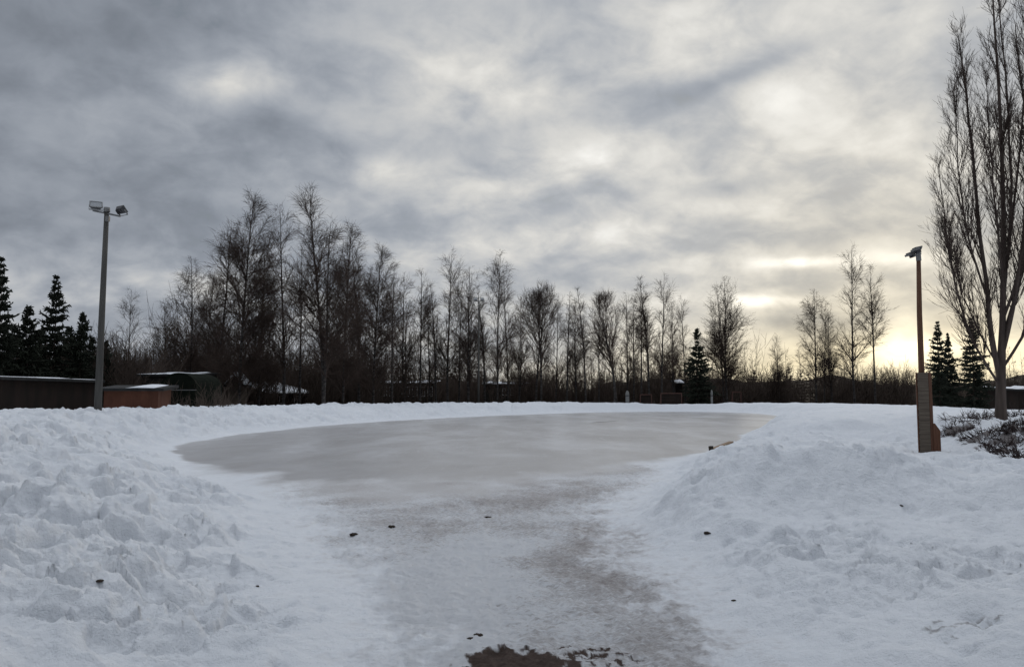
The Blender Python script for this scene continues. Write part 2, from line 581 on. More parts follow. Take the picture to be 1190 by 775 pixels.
    brown = 1.05 * np.exp(-(((x - 0.95) / 1.0) ** 2)) * (1 - sstep(8.0, 11.0, y)) + 0.85 * np.exp(-((y - 12.0) / 3.2) ** 2) * np.exp(-((x - 0.2) / 3.2) ** 4) \
        - 0.6 * np.exp(-((x + 0.35) / 0.6) ** 2 - ((y - 8.2) / 1.5) ** 2) - 0.35 * np.exp(-((x + 0.9) / 0.6) ** 2 - ((y - 6.3) / 1.3) ** 2) + 0.35 * fbm(x * 0.9, y * 0.7, 4, 99) + 0.12 + 0.75 * np.exp(-((y - 19.5) / 6.0) ** 2) * sstep(11, 14, y)
    n1 = fbm(x * 5.5, y * 5.5, 4, 101, 0.6)
    n2 = fbm(x * 11, y * 12, 4, 111, 0.6)
    f = 1.12 - ((x - 0.06) / 0.38) ** 2 - ((y - 5.08 + 0.3 * x) / 0.46) ** 2 + 0.55 * n1
    g = 0.32 - ((x - 0.50) / 0.36) ** 2 - ((y - 5.38) / 0.26) ** 2 + 1.3 * n2
    dirt = np.maximum(sstep(0.0, 0.18, f), sstep(0.12, 0.3, g))
    # bare ground showing between the heather below the poplar and in the trodden corner
    if SOIL_SPOTS:
        sn = 0.9 * fbm(x * 2.4, y * 1.3, 4, 121, 0.65)
        for sx, sy, sw in SOIL_SPOTS:
            g = 0.62 - ((x - sx) / sw) ** 2 - ((y - sy) / (sw * 1.1)) ** 2 + sn
            dirt = np.maximum(dirt, 0.85 * sstep(0.18, 0.4, g))
    g = 0.12 - ((x - 2.95) / 0.6) ** 2 - ((y - 5.3) / 0.3) ** 2 + 1.1 * fbm(x * 5 + 3 * y, y * 9, 4, 131, 0.6)
    dirt = np.maximum(dirt, 0.6 * sstep(0.25, 0.6, g))
    # dark damp streak far out on the ice
    cx, cy = on_ground(702, 490)
    g = 1 - ((x - cx) / 1.35) ** 2 - ((y - cy - 1.7 * (x - cx)) / 0.8) ** 2
    dirt = np.maximum(dirt, 0.6 * sstep(0.0, 0.6, g))
    litter = sstep(84, 91, r + 2.5 * fbm(x * 0.3, y * 0.3, 3, 141)) * sstep(0.5, 3.5, d - 7.5)
    litter = np.maximum(litter, sstep(12, 15, d) * (x < 0) * (y > 26) * 0.9)
    return h, d, di_w, dp_w, ice, path, dirt, litter, brown


def height(x, y):
    return float(terrain(np.array([float(x)]), np.array([float(y)]))[0][0])


def hit(px, py):
    """where the ray through pixel px, py of the photograph meets the terrain"""
    a, b, c = ray(px, py)
    Y = np.exp(np.linspace(math.log(3.0), math.log(95), 1500))
    k = Y / b
    z = CAMZ + c * k
    h = terrain(a * k, Y)[0]
    i = int(np.argmax(z < h))
    return float(a * k[i]), float(Y[i]), float(h[i])


def build_ground():
    fine = np.arange(-48, 48.01, 0.094)
    side = np.concatenate([np.arange(-180, -48, 3.0), fine, np.arange(51, 180, 3.0)])
    ang = np.radians(side)
    nc = len(ang)
    rad = np.concatenate([[0.4, 0.9, 1.5, 2.0, 2.5, 2.9], np.exp(np.arange(math.log(3.2), math.log(104), 0.0042)), [115, 135, 170, 205, 240, 280, 330, 400, 800, 1800, 4500]])
    nr = len(rad)
    A, Rr = np.meshgrid(ang, rad)
    x, y = (Rr * np.sin(A)).ravel(), (Rr * np.cos(A)).ravel()
    h, d, di, dp, ice, path, dirt, litter, brown = terrain(x, y)
    v = np.stack([x, y, h], 1)
    v = np.vstack([v, [[0, 0, float(h[:nc].mean())]]])
    i, j = np.meshgrid(np.arange(nr - 1), np.arange(nc), indexing='ij')
    j2 = (j + 1) % nc
    q = np.stack([i * nc + j, i * nc + j2, (i + 1) * nc + j2, (i + 1) * nc + j], -1).reshape(-1, 4)[:, ::-1]
    tri = np.stack([np.arange(nc), np.full(nc, nr * nc), (np.arange(nc) + 1) % nc], 1)[:, ::-1]

    def ext(a, b=0.0):
        return np.append(a, b)
    ice, path, dirt, litter, brown = ext(ice), ext(path, 1), ext(dirt), ext(litter), ext(brown)
    dq = lambda a: ext(a)[q].mean(1)
    c_dirt = dirt[q].mean(1) > 0.5
    yq = v[q, 1].mean(1)
    near_soil = c_dirt & (yq < 6.2) & (np.abs(v[q, 0].mean(1) - 0.3) < 1.2)
    kind = np.full(len(q), 0)
    kind[litter[q].mean(1) > 0.5] = 4
    kind[dq(dp) < 0] = 2
    kind[dq(di) < 0] = 1
    kind[near_soil] = 3
    names = ['ground', 'ice', 'path', 'soil', 'forest_floor']
    labels = ['shovelled white snow banks and snowy field around the ice', 'grey oval sheet of natural skating ice ringed by snow banks',
              'trodden icy path leading from the viewer onto the ice', 'patch of bare brown soil in the icy path',
              'dark leaf litter ground under the trees beyond the far snow bank']
    for k, nm in enumerate(names):
        qq = q[kind == k]
        tt = tri if k == 2 else tri[:0]
        used = np.unique(np.concatenate([qq.ravel(), tt.ravel()]))
        mapi = np.zeros(len(v), np.int32)
        mapi[used] = np.arange(len(used))
        me = mesh_np(nm, v[used], mapi[qq], M['ground'], True, mapi[tt])
        for an, arr in (('ice', ice), ('path', path), ('dirt', dirt), ('litter', litter), ('brown', brown)):
            at_ = me.attributes.new(an, 'FLOAT', 'POINT')
            at_.data.foreach_set('value', arr[used].astype(np.float32))
        tag(obj(nm, me), labels[k], None, None, 'structure')


SHRUBS = (
        (1124, 488, 1.5, 0.55, 'thin dead shrub in snow between the boxed pole foot and poplar'),
        (1143, 486, 1.2, 0.5, 'dead brown shrub touching the front of the poplar trunk'),
        (1177, 484, 0.9, 0.75, 'upright dead shrub growing right behind the poplar trunk'),
        (1112, 500, 1.4, 0.25, 'flattened sparse shrub nearest to the boxed pole foot'),
        (1150, 503, 1.6, 0.34, 'dark flattened shrub in front of the poplar, largest of the patch'),
        (1172, 508, 1.5, 0.32, 'matted dark shrub below the poplar towards the photo edge'),
        (1178, 521, 1.3, 0.30, 'lowest dark shrub of the patch, matted and half snowed in'),
        (1192, 532, 0.9, 0.25, 'small dark shrub cut by the photo edge, nearest of the patch'),
        (1190, 496, 1.2, 0.36, 'dead reddish shrub cut by the photo edge beside the poplar'))
for _s in SHRUBS[3:]:
    _h = hit(_s[0], _s[1])
    SOIL_SPOTS.append((_h[0], _h[1] + 0.1, _s[2] * 0.45))
build_ground()


# ------------------------------------------------------------------ trees
def tree_birch(seed, H=18.0, spread=0.17, base=0.2, nprim=46, nsec=7, ntw=7, droop=-0.55, stems=1, ang=0.72, dens=1.0, tw=0.0095):
    rng = np.random.default_rng(seed)
    tr, cr = [], []
    tp, trr = [], []
    for s in range(stems):
        hh = H * (1.0 if s == 0 else rng.uniform(0.78, 0.95))
        lean = rng.normal(0, 0.018 if stems == 1 else 0.03, 2)
        b0 = np.array([[0, 0, -0.3]]) if s == 0 else np.array([[rng.uniform(-.35, .35), rng.uniform(-.3, .3), -0.3]])
        p = walk(b0, np.array([[lean[0], lean[1], 1.0]]), np.array([hh + 0.3]), 16, 0.12, 0.013, rng)
        r = (0.0085 * hh * (1 - np.linspace(0, 1, 16) * 0.94) ** 0.9)[None]
        r[0, 0] *= 1.3
        tp.append(p)
        trr.append(r)
        tr.append(tubes(p, r, 7))
        # primaries
        cnt = np.array([int(nprim * (1 if s == 0 else 0.7))])
        pos, d, par, t, pr = sprout(p, r, cnt, base, 0.985, ang, rng, 0.16)
        prof = np.interp(t, [base, base + 0.15, 0.6, 0.85, 1.0], [0.85, 1.0, 0.85, 0.48, 0.10])
        ln = H * spread * prof * rng.uniform(0.65, 1.2, len(t))
        p1 = walk(pos, d, ln, 7, rng.normal(0.22, 0.12, len(t)), 0.045, rng)
        r1 = taper(np.minimum(pr * 0.5, 0.012 + 0.013 * ln), 7, 0.25)
        cr.append(tubes(p1, r1, 4))
        c2 = np.maximum(2, (nsec * dens * (0.15 + 1.5 * ln / ln.max())).astype(int))
        pos, d, par, t, pr = sprout(p1, r1, c2, 0.18, 1.0, 0.62, rng, 0.2)
        l2 = ln[par] * rng.uniform(0.3, 0.6, len(t)) * (1.15 - 0.5 * t) + 0.15
        p2 = walk(pos, d, l2, 5, rng.normal(0.12, 0.15, len(t)), 0.075, rng)
        r2 = taper(np.minimum(pr * 0.7, 0.018), 5, 0.45)
        cr.append(tubes(p2, r2, 3))
        c3 = np.maximum(2, (ntw * (0.3 + l2 / 1.3)).astype(int))
        pos, d, par, t, pr = sprout(p2, r2, c3, 0.1, 1.0, 0.5, rng, 0.2)
        l3 = rng.uniform(0.3, 1.0, len(t)) * (H / 18) * np.minimum(1, 0.35 + l2[par])
        p3 = walk(pos, d, l3, 4, rng.normal(droop, 0.2, len(t)), 0.09, rng)
        r3 = taper(np.full(len(t), tw), 4, 0.45)
        cr.append(tubes(p3, r3, 3))
    v, q = join(tr)
    trunk = mesh_np('trunk', v, q, M['birch_bark'], True)
    v, q = join(cr)
    crown = mesh_np('crown', v, q, M['twig'])
    return trunk, crown


def tree_round(seed, H=14.0, stems=3):
    """broad crown of upswept limbs (alder / maple habit)"""
    rng = np.random.default_rng(seed)
    tr, cr = [], []
    for s in range(stems):
        p = walk(np.array([[rng.uniform(-.5, .5), rng.uniform(-.3, .3), -0.3]]), np.array([[(s - (stems - 1) / 2) * 0.09, rng.normal(0, 0.05), 1.0]]), np.array([H * rng.uniform(0.8, 0.95)]), 14, 0.15, 0.035, rng)
        r = (0.0105 * H * (1 - np.linspace(0, 1, 14) * 0.93))[None]
        tr.append(tubes(p, r, 7))
        pos, d, par, t, pr = sprout(p, r, np.array([22]), 0.28, 0.97, 0.6, rng, 0.15)
        ln = H * 0.30 * np.interp(t, [0.28, 0.5, 0.75, 1], [0.9, 1.15, 0.85, 0.35]) * rng.uniform(0.8, 1.15, len(t))
        p1 = walk(pos, d, ln, 8, 0.55, 0.06, rng)
        r1 = taper(np.minimum(pr * 0.62, 0.06), 8, 0.22)
        cr.append(tubes(p1, r1, 4))
        pos, d, par, t, pr = sprout(p1, r1, np.full(len(ln), 9), 0.2, 1.0, 0.6, rng, 0.2)
        l2 = ln[par] * rng.uniform(0.28, 0.5, len(t)) * (1.2 - 0.5 * t)
        p2 = walk(pos, d, l2, 5, 0.4, 0.1, rng)
        r2 = taper(np.minimum(pr * 0.7, 0.022), 5, 0.4)
        cr.append(tubes(p2, r2, 3))
        pos, d, par, t, pr = sprout(p2, r2, np.full(len(l2), 8), 0.1, 1.0, 0.6, rng, 0.25)
        l3 = rng.uniform(0.35, 0.95, len(t))
        p3 = walk(pos, d, l3, 4, 0.2, 0.12, rng)
        cr.append(tubes(p3, taper(np.full(len(t), 0.011), 4, 0.45), 3))
    v, q = join(tr)
    trunk = mesh_np('trunk', v, q, M['birch_bark'], True)
    v, q = join(cr)
    return trunk, mesh_np('crown', v, q, M['twig'])


def spruce_arrays(seed, H=12.0, W=2.4, whorls=26, per=9, tw=11, base=0.04, r_tw=0.06, gap=0.0, neck=False):
    rng = np.random.default_rng(seed)
    p = walk(np.array([[0, 0, -0.3]]), np.array([[0, 0, 1.0]]), np.array([H + 0.3]), 12, 0.1, 0.008, rng)
    r = (0.012 * H * (1 - np.linspace(0, 1, 12) * 0.95))[None]
    trunk = tubes(p, r, 7)
    hs = np.linspace(base, 0.985, whorls) + rng.normal(0, 0.006, whorls)
    n = np.repeat(np.arange(whorls), per)
    t = np.clip(hs[n] + rng.normal(0, 0.008, len(n)), 0.02, 0.995)
    az = rng.uniform(0, 2 * math.pi, len(n))
    el = np.interp(t, [0, 0.5, 0.85, 1], [-0.30, -0.05, 0.35, 0.8]) + rng.normal(0, 0.12, len(n))
    ln = W * np.interp(t, [0, 0.15, 0.5, 0.8, 1.0], [0.85, 1.0, 0.72, 0.34, 0.05]) * rng.uniform(0.72, 1.15, len(n)) * (1 - gap * (hs[n] * 97 % 1 > 0.6))
    ln = ln * (0.8 + 0.45 * np.sin(az * 2 + hs[n] * 23) * rng.uniform(0, 1, len(n)))
    if neck:
        ln = ln * np.interp(t, [0.0, 0.74, 0.78, 0.86, 0.88, 0.92, 1.0], [1, 1, 0.25, 0.2, 1.5, 1.6, 1.0])
    pos = np.stack([np.zeros(len(n)), np.zeros(len(n)), t * H], 1)
    d = np.stack([np.cos(az) * np.cos(el), np.sin(az) * np.cos(el), np.sin(el)], 1)
    p1 = walk(pos, d, ln, 5, 0.18, 0.05, rng)
    r1 = np.stack([np.full(len(n), 0.045), np.full(len(n), 0.09), np.full(len(n), 0.10), np.full(len(n), 0.08), np.full(len(n), 0.02)], 1) * (H / 12) ** 0.5 * np.clip(ln / 0.9, 0.3, 1)[:, None]
    parts = [tubes(p1, r1, 4)]
    cnt = np.maximum(2, (tw * (0.35 + ln / W)).astype(int))
    pos, d, par, tt, pr = sprout(p1, r1, cnt, 0.15, 1.0, 0.85, rng, 0.25)
    l2 = (0.18 + 0.34 * ln[par] / W * (1.2 - 0.7 * tt)) * rng.uniform(0.7, 1.3, len(tt)) * W / 2.4
    p2 = walk(pos, d, l2, 3, -0.35, 0.12, rng)
    r2 = np.stack([np.full(len(tt), r_tw * 0.8), np.full(len(tt), r_tw), np.full(len(tt), 0.012)], 1) * rng.uniform(0.6, 1.2, (len(tt), 1))
    parts.append(tubes(p2, r2, 3))
    return trunk, join(parts)


def tree_spruce(*a, **k):
    tr, cr = spruce_arrays(*a, **k)
    return mesh_np('trunk', *tr, M['spruce_bark'], True), mesh_np('crown', *cr, M['needles'])


VAR = {
    'dense': (tree_birch(101, 19, 0.20, 0.07, 96, 12, 7, -0.35, ang=0.75), 19),
    'tall': (tree_birch(102, 20, 0.18, 0.16, 66, 9, 7, -0.45, stems=2, ang=0.62), 20),
    'airy': (tree_birch(103, 18, 0.19, 0.18, 46, 8, 6, -0.2), 18),
    'slim': (tree_birch(104, 17, 0.145, 0.22, 46, 8, 6, -0.2, ang=0.62), 17),
    'twin': (tree_birch(105, 16, 0.18, 0.2, 42, 8, 6, -0.1, stems=2, ang=0.6), 16),
    'high': (tree_birch(106, 17, 0.17, 0.35, 38, 8, 6, -0.1, ang=0.62), 17),
    'bushy': (tree_birch(107, 11, 0.28, 0.08, 52, 7, 7, -0.1, stems=2), 11),
    'triple': (tree_birch(158, 15, 0.22, 0.16, 56, 9, 6, -0.2, stems=3, ang=0.66), 15),
    'weep': (tree_birch(109, 18, 0.20, 0.2, 54, 9, 7, -0.8), 18),
    'thin': (tree_birch(110, 15, 0.10, 0.3, 32, 6, 6, -0.1, ang=0.6), 15),
    'round': (tree_round(120, 14, 3), 14),
    'spread': (tree_round(121, 14, 2), 14),
    'spruce': (tree_spruce(130, 12, 2.6, 24, 11, 14, r_tw=0.062), 12),
    'spruce_gap': (tree_spruce(131, 12, 2.7, 26, 11, 15, r_tw=0.065, gap=0.2, neck=True), 12),
    'spruce_dense': (tree_spruce(132, 9, 2.7, 26, 11, 13, r_tw=0.065), 9),
    'spruce_slim': (tree_spruce(133, 10, 1.9, 26, 11, 14, r_tw=0.075), 10),
}


def plant_tree(name, var, px, top, Y, label, cat, group, wid=1.0, rz=None, lean=0.0):
    x, _, zt = at(px, top, Y)
    z0 = height(x, Y) - 0.05
    (tm, cm), H0 = VAR[var]
    s = (zt - z0) / H0
    o = empty(name, (x, Y, z0), rz if rz is not None else random.uniform(0, 6.28))
    o.rotation_euler[1] = lean
    o.scale = (s * wid, s * wid, s)
    obj('trunk', tm, o)
    obj('crown', cm, o)
    tag(o, label, cat, group)
    return o


DESC = {'dense': 'dense bare birch', 'tall': 'tall twin-stemmed bare birch', 'airy': 'airy bare birch', 'slim': 'slim bare birch',
        'twin': 'two-stemmed bare birch', 'high': 'high-crowned bare birch', 'bushy': 'low bushy bare tree', 'triple': 'broad bare tree of several stems',
        'weep': 'drooping bare birch', 'thin': 'thin spindly bare tree'}
ORD = ['first', 'second', 'third', 'fourth', 'fifth', 'sixth', 'seventh', 'eighth', 'ninth', 'tenth', 'eleventh', 'twelfth']
GB = 'bare trees along the far side of the ice'
# (px of the trunk, px of the top, distance, variant, width)
SEGMENTS = [
    ('the red-brown shed', 'the densest pointed birch', [
        (150, 338, 84, 'airy', 1.0), (192, 352, 80, 'bushy', 0.9), (226, 301, 76, 'weep', 1.15), (243, 318, 82, 'dense', 0.9), (259, 260, 74, 'airy', 1.1)]),
    ('the densest pointed birch', 'the tallest birch', [
        (305, 275, 79, 'dense', 0.9), (334, 241, 74, 'airy', 0.95), (352, 290, 77, 'high', 1.0)]),
    ('the tallest birch', 'the thin lamp post', [
        (402, 262, 75, 'dense', 0.85), (420, 286, 82, 'slim', 1.1), (436, 287, 80, 'dense', 0.95), (457, 310, 86, 'high', 1.1), (472, 318, 92, 'twin', 1.0),
        (489, 316, 92, 'high', 1.1), (499, 338, 98, 'airy', 0.9), (508, 330, 95, 'slim', 1.2), (522, 291, 94, 'airy', 1.0), (534, 325, 99, 'weep', 1.0), (545, 311, 93, 'twin', 1.05)]),
    ('the thin lamp post', 'the round-crowned tree', [
        (564, 332, 95, 'slim', 1.2), (578, 293, 93, 'weep', 0.85), (590, 322, 97, 'airy', 0.95), (603, 345, 99, 'twin', 0.9)]),
    ('the round-crowned tree', 'the spreading tree', [
        (645, 350, 100, 'airy', 0.9), (658, 338, 98, 'thin', 1.2), (669, 345, 101, 'twin', 0.9), (680, 334, 97, 'slim', 1.1), (695, 350, 99, 'high', 0.9)]),
    ('the spreading tree', 'the lone dark spruce', [
        (727, 342, 103, 'airy', 0.9), (735, 350, 101, 'slim', 1.1), (744, 332, 99, 'high', 1.0), (753, 322, 99, 'slim', 1.2), (768, 320, 98, 'airy', 1.0), (781, 350, 103, 'twin', 0.85), (794, 345, 100, 'airy', 0.9)]),
    ('the several-stemmed tree', 'the brown floodlight pole', [
        (904, 388, 112, 'twin', 0.9), (945, 338, 104, 'weep', 1.05), (955, 350, 108, 'airy', 0.8), (964, 360, 106, 'twin', 0.9), (988, 287, 102, 'airy', 0.95), (1012, 309, 100, 'high', 0.95)]),
]
for a, b, rows in SEGMENTS:
    for k, (px, top, Y, var, w) in enumerate(rows):
        plant_tree('birch_tree', var, px, top, Y, '%s, %s tree from %s to %s' % (DESC[var], ORD[k], a, b), 'tree', GB, w)
plant_tree('birch_tree', 'dense', 284, 227, 72, 'densest pointed bare birch, tall, with twigs down to the snow bank', 'tree', GB, 1.0, 0.6)
plant_tree('birch_tree', 'tall', 381, 213, 70, 'tallest bare birch of all, twin-stemmed with an airy forked top', 'tree', GB, 1.05, 1.2)
plant_tree('broadleaf_tree', 'round', 624, 328, 96, 'round-crowned bare tree of three dark stems, just past the thin lamp post', 'tree', GB, 0.95, 0.4)
plant_tree('broadleaf_tree', 'spread', 713, 331, 97, 'spreading bare tree with fan-shaped crown of upswept limbs on two stems', 'tree', GB, 0.95, 0.2)
plant_tree('birch_tree', 'triple', 841, 324, 101, 'several-stemmed bare tree with pointed wide crown beside the lone dark spruce', 'tree', GB, 1.0, 0.3)

GS = 'dark spruces around the ice'
plant_tree('spruce_tree', 'spruce_gap', 810, 382, 96, 'lone dark spruce with a bare-necked tip among the bare trees across the ice', 'spruce', GS, 1.15)
plant_tree('spruce_tree', 'spruce', 66, 321, 62, 'tall pointed spruce behind the long brown shed, taller than its two dense neighbours', 'spruce', GS, 0.95)
plant_tree('spruce_tree', 'spruce', 2, 300, 58, 'tallest dark spruce, cut by the photo edge beside the long brown shed', 'spruce', GS, 0.85)
plant_tree('spruce_tree', 'spruce_dense', 34, 356, 60, 'blunt dense spruce standing between the two tall pointed spruces', 'spruce', GS, 0.95)
plant_tree('spruce_tree', 'spruce_dense', 96, 364, 63, 'blunt dense spruce just beside the grey twin-lamp pole', 'spruce', GS, 0.85)
plant_tree('spruce_tree', 'spruce_dense', 17, 378, 66, 'low dark spruce in the gap beside the tallest spruce at the photo edge', 'spruce', GS, 1.0)
plant_tree('spruce_tree', 'spruce_dense', 50, 382, 68, 'low dark spruce in the gap between blunt dense spruce and tall pointed spruce', 'spruce', GS, 1.05)
plant_tree('spruce_tree', 'spruce_dense', 81, 380, 68, 'low dark spruce between tall pointed spruce and the blunt one by the pole', 'spruce', GS, 1.05)
plant_tree('spruce_tree', 'spruce_dense', 108, 392, 70, 'small dark spruce hidden directly behind the grey twin-lamp pole', 'spruce', GS, 1.05)
plant_tree('spruce_tree', 'spruce_dense', 124, 396, 66, 'lowest dense spruce behind the red-brown shed', 'spruce', GS, 0.9)
plant_tree('spruce_tree', 'spruce', 1089, 374, 58, 'pointed spruce next to the brown floodlight pole, higher of two touching spruces', 'spruce', GS, 0.95)
plant_tree('spruce_tree', 'spruce_slim', 1101, 388, 60, 'slim spruce tucked between the two pointed spruces by the brown pole', 'spruce', GS, 1.0)
plant_tree('spruce_tree', 'spruce', 1128, 370, 57, 'pointed spruce directly behind the tall bare poplar', 'spruce', GS, 1.0)


# the poplar: every main limb is drawn, the twigs grow on them
def poplar():
    rng = np.random.default_rng(5)
    Y0 = 24.0
    x0, _, _ = at(1163, 480, Y0)
    z0 = height(x0, Y0) - 0.08
    root = empty('poplar_tree', (x0, Y0, z0))

    def loc(px, py, dy):
        p = at(px, py, Y0 + dy)
        return (p[0] - x0, p[1] - Y0, p[2] - z0)
    stem = [(0, 0, -0.2), (0, 0, 0.15)] + [loc(1163, 470, 0), loc(1163, 450, 0), loc(1163.5, 425, 0), loc(1165, 380, 0), loc(1166, 320, .03), loc(1166, 250, .05), loc(1164, 170, .1), loc(1160, 90, .1), loc(1155, 20, .15), loc(1151, -50, .2)]
    srad = [0.23, 0.17, 0.148, 0.14, 0.125, 0.092, 0.078, 0.067, 0.054, 0.042, 0.028, 0.012]
    limbs = [
        ([(1162, 440), (1154, 410), (1148, 350), (1141, 280), (1133, 190), (1125, 110), (1118, 40)], 0.0, 0.095),
        ([(1161, 446), (1148, 428), (1128, 390), (1111, 330), (1099, 255), (1094, 190)], -0.5, 0.042),
        ([(1147, 345), (1128, 285), (1114, 220), (1106, 150), (1107, 100)], -0.3, 0.036),
        ([(1165, 412), (1174, 370), (1183, 310), (1189, 220), (1187, 120), (1180, 30)], -0.4, 0.075),
        ([(1166, 392), (1184, 340), (1197, 280), (1203, 190), (1203, 90), (1198, -10)], 0.3, 0.07),
        ([(1165, 428), (1190, 385), (1209, 320), (1219, 230), (1221, 130)], -0.2, 0.05),
        ([(1166, 345), (1173, 280), (1176, 200), (1172, 110), (1164, 20), (1160, -60)], 0.6, 0.055),
        ([(1165, 385), (1166, 330), (1180, 230), (1193, 120), (1194, 10), (1190, -70)], 0.9, 0.055),
        ([(1166, 330), (1158, 260), (1152, 190), (1148, 130), (1148, 80)], -0.7, 0.035),
        ([(1163, 430), (1142, 395), (1122, 350), (1106, 300), (1097, 270)], 0.2, 0.03),
        ([(1166, 370), (1190, 300), (1204, 200), (1196, 60), (1190, -40)], -0.9, 0.05),
    ]
    tr = [tubes(np.array([stem]), np.array([srad]), 10)]
    P, Rr = [], []

    def resample(p, n):
        p = np.array(p, float)
        s = np.concatenate([[0], np.cumsum(np.linalg.norm(np.diff(p, axis=0), axis=1))])
        # catmull-style smoothing through dense linear sampling
        t = np.linspace(0, s[-1], n)
        q = np.stack([np.interp(t, s, p[:, i]) for i in range(3)], 1)
        for _ in range(2):
            q[1:-1] = q[1:-1] * 0.5 + (q[:-2] + q[2:]) * 0.25
        return q
    n = 16
    sp = resample(stem[4:], n)
    P.append(sp)
    Rr.append(np.interp(np.linspace(0, 1, n), np.linspace(0, 1, len(srad) - 4), srad[4:]))
    for pts, dep, r in limbs:
        m = len(pts)
        q = resample([loc(a, b, dep * min(1, i / 2.0)) for i, (a, b) in enumerate(pts)], n)
        q[1:] += np.cumsum(rng.normal(0, 0.018, (n - 1, 3)), 0) * np.array([1, 1, 0.2])
        P.append(q)
        Rr.append(0.8 * r * (1 - np.linspace(0, 1, n) * 0.88) + 0.005)
    P, Rr = np.array(P), np.array(Rr)
    tr.append(tubes(P[1:], Rr[1:], 7))
    v, q = join(tr)
    obj('trunk', mesh_np('trunk', v, q, M['poplar_bark'], True), root)
    cr = []
    pos, d, par, t, pr = sprout(P, Rr, np.full(len(P), 38), 0.10, 0.99, 0.36, rng, 0.12)
    ln = np.interp(t, [0, 0.5, 1], [1.5, 1.3, 0.55]) * rng.uniform(0.55, 1.25, len(t))
    p1 = walk(pos, d, ln, 8, 0.75, 0.05, rng)
    r1 = taper(np.minimum(pr * 0.55, 0.006 + 0.008 * ln), 8, 0.3)
    cr.append(tubes(p1, r1, 5))
    pos, d, par, t, pr = sprout(p1, r1, np.full(len(ln), 8), 0.12, 0.95, 0.42, rng, 0.15)
    l2 = ln[par] * rng.uniform(0.25, 0.55, len(t)) + 0.1
    p2 = walk(pos, d, l2, 6, 0.6, 0.07, rng)
    r2 = taper(np.minimum(pr * 0.75, 0.007), 6, 0.45)
    cr.append(tubes(p2, r2, 4))
    pos, d, par, t, pr = sprout(p2, r2, np.full(len(l2), 3), 0.15, 0.95, 0.5, rng, 0.2)
    l3 = rng.uniform(0.1, 0.38, len(t))
    p3 = walk(pos, d, l3, 4, 0.4, 0.1, rng)
    cr.append(tubes(p3, taper(np.full(len(t), 0.0048), 4, 0.6), 3))
    v, q = join(cr)
    obj('crown', mesh_np('crown', v, q, M['poplar_twig']), root)
    tag(root, 'tall bare poplar with steep upswept limbs, nearest tree, rising out of the frame', 'tree')


poplar()


# ------------------------------------------------------------------ thickets and far wood (nobody could count them)
def bush_arrays(rng, x, y, z, h, w, n, thick=0.02, up=0.5):
    az = rng.uniform(0, 2 * math.pi, n)
    rr = w * 0.5 * np.sqrt(rng.uniform(0, 1, n))
    pos = np.stack([x + rr * np.cos(az), y + rr * np.sin(az), np.full(n, z - 0.1)], 1)
    d = np.stack([rng.normal(0, 0.22, n), rng.normal(0, 0.22, n), np.ones(n)], 1)
    ln = h * rng.uniform(0.45, 1.05, n)
    p = walk(pos, d, ln, 5, 0.2, 0.1, rng)
    r = taper(np.full(n, thick), 5, 0.3)
    a = tubes(p, r, 3)
    pos, d, par, t, pr = sprout(p, r, np.full(n, 8), 0.12, 0.98, 0.6, rng, 0.25)
    l2 = rng.uniform(0.18, 0.42, len(t)) * h * 0.6
    p2 = walk(pos, d, l2, 3, 0.3, 0.12, rng)
    return join([a, tubes(p2, taper(np.full(len(t), thick * 0.8), 3, 0.5), 3)])


def thicket(name, label, spans, mat, seed):
    rng = np.random.default_rng(seed)
    parts = []
    for (p0, p1, Y0, Y1, top0, top1, cnt, stems, thick) in spans:
        for i in range(cnt):
            px = rng.uniform(p0, p1)
            Y = rng.uniform(Y0, Y1)
            x, _, zt = at(px, rng.uniform(top0, top1), Y)
            parts.append(bush_arrays(rng, x, Y, 0.0, max(1.0, zt), rng.uniform(1.6, 3.0), stems, thick))
    v, q = join(parts)
    tag(obj(name, mesh_np(name, v, q, mat)), label, None, None, 'stuff')


thicket('undergrowth', 'tangled dark undergrowth of bare bushes beneath the trees across the ice', [
    (120, 430, 100, 125, 395, 436, 110, 34, 0.026),
    (205, 470, 84, 100, 330, 420, 70, 16, 0.028),
    (470, 870, 112, 128, 380, 428, 62, 9, 0.028),
    (185, 262, 47, 60, 436, 462, 16, 26, 0.016),
    (420, 640, 136, 152, 430, 444, 60, 36, 0.03),
    (600, 1075, 108, 132, 420, 448, 120, 36, 0.026),
    (1060, 1250, 80, 110, 436, 450, 40, 36, 0.022),
    (-60, 190, 64, 84, 380, 425, 75, 40, 0.026),
], M['thicket'], 3)


